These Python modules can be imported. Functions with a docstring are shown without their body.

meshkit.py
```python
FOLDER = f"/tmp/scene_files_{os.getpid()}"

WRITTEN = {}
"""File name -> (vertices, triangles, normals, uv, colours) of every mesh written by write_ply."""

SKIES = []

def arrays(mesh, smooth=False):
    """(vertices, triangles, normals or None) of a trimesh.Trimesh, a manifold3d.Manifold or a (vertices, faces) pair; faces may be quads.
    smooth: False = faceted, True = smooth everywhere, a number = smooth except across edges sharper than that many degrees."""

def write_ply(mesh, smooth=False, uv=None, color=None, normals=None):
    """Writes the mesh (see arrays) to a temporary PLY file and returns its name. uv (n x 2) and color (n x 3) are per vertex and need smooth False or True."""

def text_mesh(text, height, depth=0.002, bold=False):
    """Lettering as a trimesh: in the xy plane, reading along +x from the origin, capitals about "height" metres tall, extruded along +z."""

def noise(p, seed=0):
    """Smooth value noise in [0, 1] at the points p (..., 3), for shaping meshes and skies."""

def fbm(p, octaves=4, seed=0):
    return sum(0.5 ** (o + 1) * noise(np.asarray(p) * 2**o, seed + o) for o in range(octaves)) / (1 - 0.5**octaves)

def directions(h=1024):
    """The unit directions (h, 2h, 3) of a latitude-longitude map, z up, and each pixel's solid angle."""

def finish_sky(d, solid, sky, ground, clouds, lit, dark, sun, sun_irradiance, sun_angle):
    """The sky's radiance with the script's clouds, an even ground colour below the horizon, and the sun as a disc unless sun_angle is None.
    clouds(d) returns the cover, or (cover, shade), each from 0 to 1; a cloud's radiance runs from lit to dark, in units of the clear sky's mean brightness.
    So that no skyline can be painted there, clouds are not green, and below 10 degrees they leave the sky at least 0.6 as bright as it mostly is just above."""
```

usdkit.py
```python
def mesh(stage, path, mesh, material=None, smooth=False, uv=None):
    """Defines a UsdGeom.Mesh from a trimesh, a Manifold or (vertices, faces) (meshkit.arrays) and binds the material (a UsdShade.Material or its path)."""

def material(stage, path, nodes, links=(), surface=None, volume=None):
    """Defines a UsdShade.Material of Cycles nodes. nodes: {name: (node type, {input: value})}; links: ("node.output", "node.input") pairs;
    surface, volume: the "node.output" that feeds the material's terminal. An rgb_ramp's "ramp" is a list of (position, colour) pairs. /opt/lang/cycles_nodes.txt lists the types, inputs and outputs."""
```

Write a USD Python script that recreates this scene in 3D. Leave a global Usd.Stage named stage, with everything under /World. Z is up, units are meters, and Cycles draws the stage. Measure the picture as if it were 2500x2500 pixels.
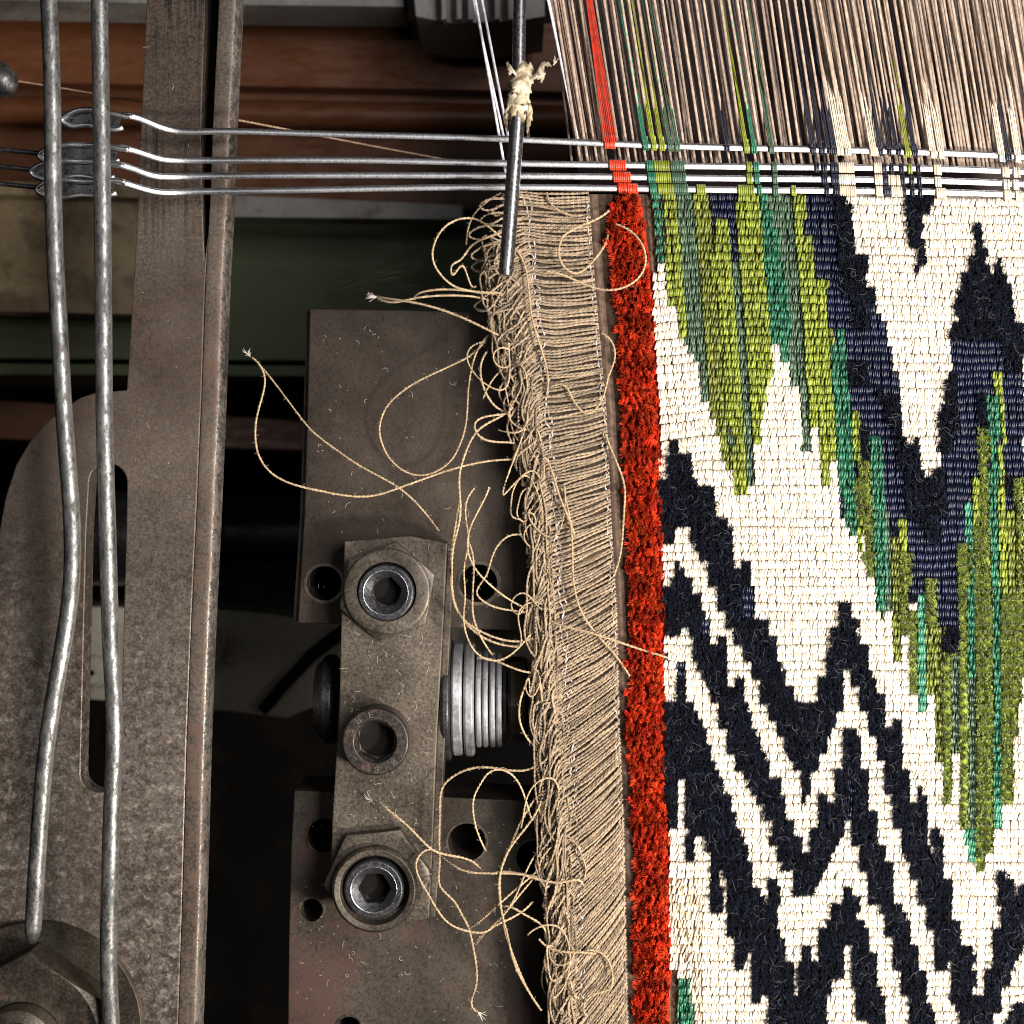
import math, random, re
import numpy as np, trimesh, usdkit, meshkit
from pxr import Usd, UsdGeom, UsdLux, UsdShade, Gf, Sdf, Vt
from shapely.geometry import Polygon, Point
from shapely import affinity, contains_xy
from scipy.interpolate import CubicSpline
from scipy import ndimage

# ------------------------------------------------------------------ stage, camera, lamps
stage = Usd.Stage.CreateInMemory()
UsdGeom.Xform.Define(stage, '/World')
U = 0.00008            # metres per unit of drawing on the cloth plane (z = 0)
D = 0.26               # height of the lens above the cloth
cam = UsdGeom.Camera.Define(stage, '/World/camera')
cam.AddTranslateOp().Set((0, 0, D))
cam.CreateFocalLengthAttr(4.0)
cam.CreateHorizontalApertureAttr(2 * 4.0 * 0.1 / D)
cam.CreateVerticalApertureAttr(2 * 4.0 * 0.1 / D)
cam.CreateFStopAttr(1.5)
cam.CreateFocusDistanceAttr(D)
cam.CreateClippingRangeAttr((0.01, 50))
cam.CreateExposureAttr(0.12)

def lamp(name, pos, target, w, h, intensity, color):
    l = UsdLux.RectLight.Define(stage, '/World/' + name)
    z = np.array(pos, float) - np.array(target, float); z /= np.linalg.norm(z)
    x = np.cross([0, 1, 0], z); x /= np.linalg.norm(x); y = np.cross(z, x)
    m = Gf.Matrix4d(*x, 0, *y, 0, *z, 0, *map(float, pos), 1)
    l.AddTransformOp().Set(m)
    l.CreateWidthAttr(w); l.CreateHeightAttr(h); l.CreateIntensityAttr(intensity); l.CreateColorAttr(color)
    return l
KEY = 415.0
lamp('work_lamp', (0.185, -0.125, 0.200), (0.02, 0.0, 0), 0.036, 0.036, KEY, (1.0, 0.92, 0.83))
lamp('side_lamp', (0.20, 0.055, 0.34), (0.07, 0.03, 0), 0.16, 0.30, 15.0, (1.0, 0.96, 0.97))
lamp('ceiling_lamp', (-0.14, 0.10, 0.62), (-0.02, 0, 0), 0.50, 0.05, 2.6, (0.97, 0.98, 1.0))

# ------------------------------------------------------------------ helpers
rng = np.random.default_rng(7)
random.seed(7)
used = {}
def numbered(path):
    n = used.get(path, 0); used[path] = n + 1
    return path if n == 0 else f'{path}_{n:03d}'
def P(px, py, zmm=0.0):
    """A point given by its place on the drawing (2500 wide, origin top left) at height zmm; drawing places are seen from the lens."""
    px, py, z = np.broadcast_arrays(np.asarray(px, float), np.asarray(py, float), np.asarray(zmm, float) / 1000)
    k = U * (D - z) / D
    return np.stack([(px - 1250) * k, (1250 - py) * k, z], -1)
def tag(o, label=None, cat=None, group=None, kind=None):
    p = o.GetPrim() if hasattr(o, 'GetPrim') else o
    for k, v in (('label', label), ('category', cat), ('group', group), ('kind', kind)):
        if v: p.SetCustomDataByKey(k, v)
    return p
def thing(name, label=None, cat=None, group=None, loc=(0, 0, 0)):
    x = UsdGeom.Xform.Define(stage, numbered('/World/' + name))
    x.AddTranslateOp().Set(tuple(map(float, loc)))
    return tag(x, label, cat, group)
def define(name, v, f, mat, parent=None, n=None, col=None):
    base = parent.GetPath().pathString if parent is not None else '/World'
    org = np.zeros(3)
    if parent is not None:
        org = np.array(UsdGeom.XformCache().GetLocalToWorldTransform(parent).ExtractTranslation())
    m = UsdGeom.Mesh.Define(stage, numbered(base + '/' + name))
    v = np.asarray(v) - org
    m.CreatePointsAttr(Vt.Vec3fArray.FromNumpy(v.astype(np.float32)))
    m.CreateFaceVertexCountsAttr(Vt.IntArray.FromNumpy(np.full(len(f), f.shape[1], np.int32)))
    m.CreateFaceVertexIndicesAttr(Vt.IntArray.FromNumpy(f.astype(np.int32).ravel()))
    m.CreateSubdivisionSchemeAttr('none')
    if n is not None:
        m.CreateNormalsAttr(Vt.Vec3fArray.FromNumpy(n.astype(np.float32))); m.SetNormalsInterpolation('vertex')
    if col is not None:
        UsdGeom.PrimvarsAPI(m).CreatePrimvar('col', Sdf.ValueTypeNames.Color3fArray, 'vertex').Set(Vt.Vec3fArray.FromNumpy(np.asarray(col, np.float32)))
    UsdShade.MaterialBindingAPI.Apply(m.GetPrim()).Bind(M[mat])
    return m.GetPrim()
def put(name, mesh, mat, parent=None, smooth=35):
    v, f, n = meshkit.arrays(mesh, smooth)
    return define(name, v, f, mat, parent, n)
def cat(*ms):
    ms = [m for x in ms for m in (x if isinstance(x, list) else [x])]
    return trimesh.util.concatenate(ms)

# ------------------------------------------------------------------ materials
M = {}
def mat(name, nodes, links, surface='p.BSDF'):
    M[name] = usdkit.material(stage, '/World/Looks/' + name, nodes, links, surface=surface)
def metal(name, a, b, rust=(0.09, 0.04, 0.022), rust_at=0.62, rough=0.40, metallic=0.8, big=60, fine=900, spot=260, bump=0.25, bevel=0.0004, stretch=(1, 1, 1), rough2=0.15, spec=0.5, streak=0.0, grain=0.28):
    rough2 = rough2 * 1.6 if rough2 == 0.15 else rough2
    nodes = {'g': ('geometry', {}), 'mp': ('mapping', {'scale': stretch}),
        'n1': ('noise_texture', {'scale': big, 'detail': 5.0, 'roughness': 0.6}),
        'n2': ('noise_texture', {'scale': fine, 'detail': 4.0, 'roughness': 0.65}),
        'n3': ('noise_texture', {'scale': spot, 'detail': 8.0, 'roughness': 0.74}),
        'n4': ('noise_texture', {'scale': big * 0.7, 'detail': 3.0}),
        'r1': ('rgb_ramp', {'ramp': [(0.32, a), (0.68, b)]}),
        'add': ('math', {'math_type': 'multiply_add', 'value2': 0.35, 'value3': -0.17}),
        'sum': ('math', {'math_type': 'add'}),
        'r3': ('rgb_ramp', {'ramp': [(rust_at - 0.05, (0, 0, 0)), (rust_at + 0.02, (.55, .55, .55)), (rust_at + 0.12, (.9, .9, .9))]}),
        'mx': ('mix_color', {'b': rust}),
        'fm': ('mix_color', {'blend_type': 'multiply', 'fac': grain}),
        'fr': ('rgb_ramp', {'ramp': [(0.3, (0.45, 0.45, 0.45)), (0.7, (1.3, 1.3, 1.3))]}),
        'rg': ('map_range', {'from_min': 0.3, 'from_max': 0.7, 'to_min': rough - rough2 / 2, 'to_max': rough + rough2}),
        'rr': ('math', {'math_type': 'maximum'}), 'rs': ('math', {'math_type': 'multiply', 'value2': 0.8}),
        'me': ('map_range', {'from_min': 0.0, 'from_max': 1.0, 'to_min': metallic, 'to_max': 0.1}),
        'bv': ('bevel', {'radius': bevel, 'samples': 4}),
        'bu': ('bump', {'strength': bump, 'distance': 0.0002}), 'p': ('principled_bsdf', {'specular_ior_level': spec})}
    links = [('g.position', 'mp.vector')] + [('mp.vector', x + '.vector') for x in ('n1', 'n2', 'n3', 'n4')]
    links += [('n1.fac', 'r1.fac'), ('n4.fac', 'add.value1'), ('n3.fac', 'sum.value1'), ('add.value', 'sum.value2'), ('sum.value', 'r3.fac'),
              ('r1.color', 'fm.a'), ('n2.fac', 'fr.fac'), ('fr.color', 'fm.b'), ('fm.result', 'mx.a'), ('r3.color', 'mx.fac'),
              ('mx.result', 'p.base_color'), ('n2.fac', 'rg.value'), ('r3.color', 'rs.value1'), ('rg.result', 'rr.value1'), ('rs.value', 'rr.value2'), ('rr.value', 'p.roughness'),
              ('r3.color', 'me.value'), ('me.result', 'p.metallic'),
              ('n2.fac', 'bu.height'), ('bv.bevel', 'bu.normal'), ('bu.normal', 'p.normal')]
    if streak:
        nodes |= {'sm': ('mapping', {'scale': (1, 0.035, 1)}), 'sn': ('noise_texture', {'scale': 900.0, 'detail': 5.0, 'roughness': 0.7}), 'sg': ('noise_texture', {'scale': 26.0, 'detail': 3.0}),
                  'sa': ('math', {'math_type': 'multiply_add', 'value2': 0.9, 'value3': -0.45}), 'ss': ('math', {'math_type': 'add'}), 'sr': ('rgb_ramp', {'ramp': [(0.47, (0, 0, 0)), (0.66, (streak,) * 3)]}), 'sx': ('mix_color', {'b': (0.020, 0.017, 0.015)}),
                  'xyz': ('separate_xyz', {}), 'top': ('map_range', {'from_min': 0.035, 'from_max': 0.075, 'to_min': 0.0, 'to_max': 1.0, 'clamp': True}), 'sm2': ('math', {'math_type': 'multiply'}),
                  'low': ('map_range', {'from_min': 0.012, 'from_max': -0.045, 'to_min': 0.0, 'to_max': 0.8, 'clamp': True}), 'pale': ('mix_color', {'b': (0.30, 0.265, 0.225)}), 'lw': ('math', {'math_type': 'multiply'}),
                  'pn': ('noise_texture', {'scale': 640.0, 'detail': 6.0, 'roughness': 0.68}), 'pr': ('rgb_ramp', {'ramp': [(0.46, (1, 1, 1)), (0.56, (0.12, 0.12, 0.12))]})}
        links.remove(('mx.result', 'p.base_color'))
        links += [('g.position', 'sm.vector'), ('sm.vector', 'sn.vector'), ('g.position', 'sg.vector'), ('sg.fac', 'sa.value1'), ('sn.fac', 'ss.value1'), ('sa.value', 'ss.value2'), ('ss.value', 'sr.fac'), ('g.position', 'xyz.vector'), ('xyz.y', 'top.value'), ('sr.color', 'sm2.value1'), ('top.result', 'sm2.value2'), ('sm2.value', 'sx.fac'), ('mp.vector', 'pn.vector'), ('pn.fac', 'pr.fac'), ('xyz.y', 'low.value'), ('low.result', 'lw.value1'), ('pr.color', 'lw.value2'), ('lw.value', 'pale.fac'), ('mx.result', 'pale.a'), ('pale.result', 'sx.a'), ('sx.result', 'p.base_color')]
    if not bevel:
        links.remove(('bv.bevel', 'bu.normal')); nodes.pop('bv')
    mat(name, nodes, links)
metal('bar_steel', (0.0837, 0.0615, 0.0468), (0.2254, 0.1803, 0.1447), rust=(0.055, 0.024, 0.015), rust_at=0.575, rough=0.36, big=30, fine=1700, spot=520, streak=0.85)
metal('bar_edge_steel', (0.105, 0.082, 0.063), (0.185, 0.152, 0.122), rust=(0.08, 0.045, 0.028), rust_at=0.54, rough=0.42, big=70, fine=1500, spot=400, bevel=0)
metal('edge_highlight_steel', (0.22, 0.185, 0.15), (0.52, 0.48, 0.43), rust=(0.07, 0.04, 0.026), rust_at=0.55, rough=0.30, metallic=0.9, big=60, fine=1500, spot=500, bevel=0, bump=0.4)  # polished right edge, base colour lightened to paint in its highlight
metal('ring_steel', (0.22, 0.22, 0.225), (0.55, 0.55, 0.56), rust=(0.10, 0.08, 0.07), rust_at=0.66, rough=0.42, metallic=0.65, big=160, fine=1800, spot=420, bevel=0.0002, bump=0.2)
metal('block_steel', (0.0253, 0.0190, 0.0143), (0.0724, 0.0563, 0.0435), rust=(0.05, 0.026, 0.018), rust_at=0.68, rough=0.5, big=40, fine=1600, spot=120)
metal('plate_steel', (0.0316, 0.0253, 0.0194), (0.0990, 0.0822, 0.0647), rust=(0.055, 0.022, 0.016), rust_at=0.53, rough=0.5, big=35, fine=1600, spot=45)
metal('arm_steel', (0.0558, 0.0446, 0.0330), (0.1693, 0.1411, 0.1089), rust=(0.13, 0.07, 0.04), rust_at=0.68, rough=0.42, big=70, fine=1600, spot=300)
metal('nut_steel', (0.0396, 0.0325, 0.0247), (0.1428, 0.1217, 0.0941), rust=(0.09, 0.04, 0.02), rust_at=0.66, rough=0.40, big=120, fine=1600, spot=300, bevel=0.0003)
metal('dark_screw', (0.045, 0.038, 0.034), (0.085, 0.072, 0.062), rust_at=0.62, rough=0.36, big=120, fine=1500, spot=300, bevel=0.0003)
metal('black_steel', (0.05, 0.05, 0.053), (0.10, 0.10, 0.105), rust=(0.04, 0.025, 0.02), rust_at=0.75, rough=0.3, big=120, fine=1500, spot=400, bevel=0.0003)
metal('bright_steel', (0.55, 0.55, 0.56), (0.78, 0.78, 0.79), rust=(0.12, 0.09, 0.07), rust_at=0.85, rough=0.24, metallic=0.95, big=160, fine=1800, spot=500, bevel=0.0002, bump=0.12)
metal('wire_steel', (0.66, 0.66, 0.67), (0.82, 0.82, 0.83), rust_at=0.9, rough=0.33, metallic=1.0, big=90, fine=2500, spot=600, bevel=0, bump=0.04, rough2=0.06)
metal('zinc_rod', (0.13, 0.13, 0.125), (0.36, 0.36, 0.34), rust=(0.05, 0.047, 0.043), rust_at=0.54, rough=0.36, metallic=0.9, big=420, fine=2600, spot=900, bevel=0, bump=0.2, stretch=(1, 0.5, 1))
metal('dark_rod', (0.16, 0.16, 0.165), (0.24, 0.24, 0.24), rust=(0.05, 0.045, 0.04), rust_at=0.74, rough=0.26, metallic=0.95, big=200, fine=2200, spot=600, bevel=0, bump=0.08)
metal('brown_paint', (0.085, 0.029, 0.010), (0.135, 0.048, 0.018), rust=(0.05, 0.022, 0.014), rust_at=0.62, rough=0.34, metallic=0.1, big=14, fine=500, spot=60, bump=0.1, bevel=0, stretch=(0.25, 1, 1))
metal('green_paint', (0.026, 0.038, 0.011), (0.050, 0.068, 0.022), rust=(0.035, 0.025, 0.015), rust_at=0.64, rough=0.5, metallic=0.0, big=22, fine=400, spot=60, bump=0.1, bevel=0, stretch=(0.4, 1, 1))
metal('khaki_paint', (0.105, 0.075, 0.036), (0.18, 0.135, 0.072), rust=(0.06, 0.033, 0.018), rust_at=0.55, rough=0.6, metallic=0.0, big=40, fine=500, spot=70, bevel=0)
metal('pale_paint', (0.42, 0.37, 0.27), (0.62, 0.56, 0.44), rust=(0.09, 0.05, 0.03), rust_at=0.62, rough=0.5, metallic=0.0, big=30, fine=500, spot=45, bevel=0)
metal('grey_casting', (0.13, 0.125, 0.115), (0.23, 0.22, 0.20), rust=(0.09, 0.05, 0.03), rust_at=0.62, rough=0.5, metallic=0.3, big=60, fine=700, spot=90, bevel=0.0006)
metal('shade_panel_dark', (0.030, 0.022, 0.021), (0.055, 0.040, 0.037), rust=(0.03, 0.02, 0.015), rough=0.8, metallic=0.0, big=30, fine=300, spot=40, bevel=0, spec=0.1)
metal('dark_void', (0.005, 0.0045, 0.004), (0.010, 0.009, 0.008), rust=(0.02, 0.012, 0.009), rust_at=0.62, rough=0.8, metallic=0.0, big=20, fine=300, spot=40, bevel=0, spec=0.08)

def fibre(name, rough=0.7, spec=0.3, sheen=0.2, trans=0.0, noise=900.0, lo=0.75, hi=1.2, ss=0.0):
    nodes = {'c': ('attribute', {'attribute': 'col'}), 'g': ('geometry', {}), 'n': ('noise_texture', {'scale': noise, 'detail': 2.0}),
        'r': ('rgb_ramp', {'ramp': [(0.35, (lo, lo, lo)), (0.65, (hi, hi, hi))]}), 'm': ('mix_color', {'blend_type': 'multiply', 'fac': 1.0, 'use_clamp': False}),
        'p': ('principled_bsdf', {'roughness': rough, 'specular_ior_level': spec, 'sheen_weight': sheen, 'sheen_roughness': 0.4, 'diffuse_roughness': 0.5})}
    links = [('g.position', 'n.vector'), ('n.fac', 'r.fac'), ('c.color', 'm.a'), ('r.color', 'm.b'), ('m.result', 'p.base_color')]
    surf = 'p.BSDF'
    if trans:
        nodes['t'] = ('translucent_bsdf', {}); nodes['x'] = ('mix_closure', {'fac': trans})
        links += [('m.result', 't.color'), ('p.BSDF', 'x.closure1'), ('t.BSDF', 'x.closure2')]; surf = 'x.closure'
    mat(name, nodes, links, surf)
fibre('spun_yarn', 0.75, 0.25, 0.25, 0.12)
fibre('cream_wool', 0.65, 0.35, 0.25, 0.15, lo=0.88, hi=1.08)
fibre('shiny_yarn', 0.34, 0.7, 0.1, 0.03)
fibre('navy_yarn', 0.34, 0.6, 0.0, 0.0)
fibre('cut_wool', 0.85, 0.12, 0.03, 0.0, noise=500, lo=0.7, hi=1.3)
fibre('red_silk', 0.6, 0.3, 0.0, 0.22, noise=300)
fibre('ground_yarn', 0.85, 0.1, 0.0, 0.0)
fibre('cut_silk', 0.45, 0.45, 0.25, 0.12, noise=300)
fibre('nylon', 0.25, 0.7, 0.0, 0.25)
fibre('rag', 0.8, 0.2, 0.2, 0.1, noise=300, lo=0.5, hi=1.15)
mat('stray_fibre', {'p': ('principled_bsdf', {'base_color': (0.10, 0.10, 0.105), 'roughness': 0.6})}, [])
mat('waste', {'p': ('principled_bsdf', {'base_color': (0.10, 0.085, 0.04), 'roughness': 0.7})}, [])
mat('lint', {'p': ('principled_bsdf', {'base_color': (0.55, 0.50, 0.42), 'roughness': 0.7})}, [])

# ------------------------------------------------------------------ shape makers
def pxpoly(pts, zmm, holes=()):
    """Outline on the drawing -> shapely polygon in metres at height zmm. holes: (px, py, r) circles or point lists."""
    def ring(p):
        return P(np.array(p, float)[:, 0], np.array(p, float)[:, 1], zmm)[:, :2]
    hs = []
    for h in holes:
        if isinstance(h[0], (int, float)):
            t = np.linspace(0, 2 * np.pi, 40, endpoint=False)
            h = np.stack([h[0] + h[2] * np.cos(t), h[1] + h[2] * np.sin(t)], 1)
        hs.append(ring(h))
    poly = Polygon(ring(pts))
    for h in hs:
        poly = poly.difference(Polygon(h))
    return poly
def slab(pts, ztop, thick, holes=()):
    """A plate whose front face lies at ztop (mm), thick mm deep."""
    g = pxpoly(pts, ztop, holes)
    m = trimesh.creation.extrude_polygon(g, thick / 1000, engine='earcut')
    m.apply_translation([0, 0, (ztop - thick) / 1000])
    return m
def lathe(profile, center, axis='z', n=64):
    """profile: (radius, height) in metres."""
    m = trimesh.creation.revolve(np.array(profile, float), sections=n)
    if axis == 'x':
        m.apply_transform(trimesh.transformations.rotation_matrix(np.pi / 2, [0, 1, 0]))
    m.apply_translation(center)
    return m
def smooth_path(pts, step):
    pts = np.asarray(pts, float)
    s = np.r_[0, np.cumsum(np.linalg.norm(np.diff(pts[:, :2], axis=0), axis=1) + 1e-6)]
    n = max(int(s[-1] / step), 3)
    return CubicSpline(s, pts)(np.linspace(0, s[-1], n))
LOBES2 = np.array([1, .84, .52, .84, 1, .84, .52, .84])
def tube(pts, r, sides=8, lobes=None, twist=0.0, cap=True, up=(0, 0, 1)):
    """pts in metres (n,3); r in metres (scalar or per point). Returns v, f."""
    p = np.asarray(pts, float); n = len(p)
    t = np.gradient(p, axis=0); t /= np.linalg.norm(t, axis=1, keepdims=True) + 1e-15
    a = np.cross(t, np.array(up, float)); L = np.linalg.norm(a, axis=1, keepdims=True)
    a = np.where(L > 0.05, a / (L + 1e-12), np.cross(t, [1.0, 0.3, 0])); a /= np.linalg.norm(a, axis=1, keepdims=True)
    for i in range(1, n):
        if a[i] @ a[i - 1] < 0: a[i] = -a[i]
    b = np.cross(a, t)
    ang = np.arange(sides) * 2 * np.pi / sides
    rr = np.broadcast_to(r, (n,))[:, None] * (np.ones(sides) if lobes is None else lobes)[None]
    d = np.r_[0, np.cumsum(np.linalg.norm(np.diff(p, axis=0), axis=1))]
    th = ang[None] + (d * twist)[:, None]
    v = p[:, None] + rr[..., None] * (np.cos(th)[..., None] * a[:, None] + np.sin(th)[..., None] * b[:, None])
    i, j = np.meshgrid(np.arange(n - 1), np.arange(sides), indexing='ij')
    q = np.stack([i * sides + j, i * sides + (j + 1) % sides, (i + 1) * sides + (j + 1) % sides, (i + 1) * sides + j], -1).reshape(-1, 4)
    f = np.vstack([q[:, [0, 1, 2]], q[:, [0, 2, 3]]])
    v = v.reshape(-1, 3)
    if cap:
        k = len(v); v = np.vstack([v, p[:1], p[-1:]]); e = (n - 1) * sides; j = np.arange(sides)
        f = np.vstack([f, np.stack([np.full(sides, k), (j + 1) % sides, j], 1), np.stack([np.full(sides, k + 1), e + j, e + (j + 1) % sides], 1)])
    return v, f
def normals(v, f):
    n = np.zeros_like(v); fn = np.cross(v[f[:, 1]] - v[f[:, 0]], v[f[:, 2]] - v[f[:, 0]])
    for k in range(3):
        for c in range(3):
            n[:, c] += np.bincount(f[:, k], fn[:, c], minlength=len(v))
    L = np.linalg.norm(n, axis=1, keepdims=True)
    return np.where(L > 0, n / np.maximum(L, 1e-300), [0, 0, 1.0])
def yarn(name, pts, r, color, parent=None, material='spun_yarn', step=5.0, twist=True, taper=0, sides=8, jitter=0.0):
    """A two-ply spun yarn through drawing points (px, py, zmm); r in drawing units."""
    q = smooth_path(pts, step)
    if jitter: q[:, :2] += np.cumsum(rng.normal(0, jitter, (len(q), 2)), 0) * np.sin(np.linspace(0, np.pi, len(q)))[:, None]
    w = P(q[:, 0], q[:, 1], q[:, 2])
    rr = r * U * np.ones(len(w))
    if taper: rr *= np.minimum(1, np.linspace(len(w) / taper, 0.35, len(w)))
    v, f = tube(w, rr, sides, LOBES2 if twist and sides == 8 else None, 2 * np.pi / (r * U * 6.5) / 1.0 if twist else 0.0)
    c = np.array(color) * (1 + rng.normal(0, 0.11))
    return define(name, v, f, material, parent, normals(v, f), np.tile(c, (len(v), 1)))

# ================================================================== setting: what lies far below
fl = trimesh.creation.box([1.6, 1.6, 0.01]); fl.apply_translation([0, 0, -0.45])
tag(put('floor', fl, 'dark_void', smooth=False), kind='structure')

t = thing('brown_beam', 'reddish brown painted machine beam crossing behind the threads at the top', 'beam')
put('face_panel', slab([(-300, 25), (3000, 92), (3000, 250), (-300, 195)], -95, 20), 'brown_paint', t, False)
put('groove_panel', slab([(-300, 197), (3000, 252), (3000, 300), (-300, 232)], -101, 14), 'brown_paint', t, False)
put('rail', cat([trimesh.Trimesh(*tube(P([-300, 3000], [262, 318], -99), 0.0036, 20), process=False)]), 'brown_paint', t, True)
put('lower_panel', slab([(-300, 284), (3000, 342), (3000, 560), (-300, 470)], -106, 9), 'brown_paint', t, False)
t = thing('grey_rail', 'pale grey machine rail at the very top edge, left of centre', 'rail')
put('rail_body', slab([(-300, -120), (985, -120), (985, 16), (600, 12), (-300, -6)], -70, 14), 'grey_casting', t, False)
t = thing('grey_casting', 'grey ribbed machine casting at the top, left of the dark guide rod', 'casting')
put('casting_body', slab([(1003, -90), (1330, -90), (1330, 40), (1270, 50), (1110, 58), (1015, 40)], -62, 25), 'grey_casting', t, False)
for k, x in enumerate((1075, 1112, 1140, 1205, 1238)):
    put('rib', slab([(x, -80), (x + 13, -80), (x + 15, 46), (x + 3, 48)], -58, 3.9), 'grey_casting', t, False)
t = thing('khaki_panel', 'worn khaki painted panel behind the two bent rods', 'panel')
put('panel_body', slab([(-260, 470), (420, 487), (420, 770), (-260, 752)], -92, 10), 'khaki_paint', t, False)
put('top_lip', slab([(-260, 438), (420, 452), (420, 484), (-260, 468)], -86, 16), 'khaki_paint', t, False)
t = thing('pale_strip', 'pale grey metal strip just under the steel wires, right of the steel bar', 'strip')
put('strip_body', slab([(430, 470), (1130, 500), (1130, 536), (430, 528)], -88, 8), 'grey_casting', t, False)
t = thing('green_beam', 'dark green painted beam behind the steel block and the bar', 'beam')
put('face_panel', slab([(-260, 772), (420, 785), (420, 540), (1500, 560), (1500, 885), (-260, 872)], -112, 30), 'green_paint', t, False)
put('edge_strip', slab([(-260, 886), (1500, 899), (1500, 922), (-260, 912)], -104, 40), 'green_paint', t, False)
t = thing('brown_bracket', 'dark rusty brown bar low behind the steel bar under the green beam', 'bar')
put('bar_body', slab([(-260, 960), (900, 1040), (900, 1105), (-260, 1060)], -150, 20), 'brown_paint', t, False)
t = thing('dark_shaft', 'dark round shaft running level behind the steel block', 'shaft')
put('shaft_body', trimesh.Trimesh(*tube(P([200, 1000], [1300, 1300], -95), 0.0100, 48), process=False), 'black_steel', t, True)
put('shaft_collar', trimesh.Trimesh(*tube(P([200, 560], [1315, 1315], -95), 0.0125, 48), process=False), 'black_steel', t, True)
t = thing('pale_housing', 'chipped pale painted machine housing low behind the clamp arm', 'housing')
put('housing_body', slab([(150, 1480), (520, 1488), (660, 1500), (830, 1525), (1350, 1530), (1350, 1640), (900, 1640), (830, 1700), (700, 1752), (560, 1735), (150, 1700)], -110, 25), 'pale_paint', t, False)
put('cable', trimesh.Trimesh(*tube(P([640, 700, 760, 815, 870], [1735, 1665, 1600, 1555, 1520], -106), 0.0017, 14), process=False), 'dark_void', t, True)
t = thing('round_screw', 'small pale round screw seen through the long slot', 'screw')
c = P(231, 1640, -98)
put('head', lathe([(0, 0.0025), (0.0028, 0.0025), (0.0042, 0.0012), (0.0044, 0), (0, 0)], c), 'pale_paint', t)
put('slot', lathe([(0, 0.0028), (0.0008, 0.0028), (0.0008, 0.0020), (0, 0.0020)], c), 'dark_void', t)
t = thing('added_shade_panel', 'added near black shade panel seen in the gaps behind the sheet of warp threads', 'shade_panel')
put('shade_panel_body', slab([(1330, -120), (2640, -120), (2640, 470), (1420, 470)], -20, 3), 'shade_panel_dark', t, False)  # added dark panel stands in for the shade behind the threads
t = thing('housing_stand_in', 'small added pale stand-in for the housing just above the stack of shiny rings', 'stand_in')
put('stand_in_body', slab([(1096, 1500), (1420, 1500), (1420, 1618), (1096, 1614)], -34, 3), 'pale_paint', t, False)  # added nearer plate stands in for the dimly lit housing behind
t = thing('lever_knob', 'grey rounded lever tip poking in at the left edge near the top', 'lever')
put('knob', trimesh.Trimesh(*tube(P([-90, -40, 0, 24, 38], [120, 165, 195, 210, 217], -20), [0.0030, 0.0032, 0.0034, 0.0028, 0.0010], 24), process=False), 'zinc_rod', t, True)

# ================================================================== slotted steel bar
BAR_Z = -4
t = thing('slotted_bar', 'rusty flat steel bar with a long slot and a paler strip along its right edge', 'bar')
right = [(581, -60), (581, 0), (565, 330), (560, 480), (548, 700), (540, 950), (527, 1250), (515, 1500), (503, 1800), (492, 2200), (482, 2500), (479, 2580)]
edge_w = 48
slot = []
for a in np.linspace(np.pi, 2 * np.pi, 14): slot.append((264 + 47 * math.cos(a), 1178 + 47 * math.sin(a)))
slot += [(309, 1300), (300, 1600), (296, 1880)]
for a in np.linspace(0, np.pi, 14): slot.append((244 + 48 * math.cos(a), 1890 + 45 * math.sin(a)))
slot += [(203, 1600), (210, 1300)]
groove = [(497, -60), (536, -60), (536, 0), (522, 330), (516, 480), (506, 590), (500, 640), (496, 560), (490, 330), (501, 0)]
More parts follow.
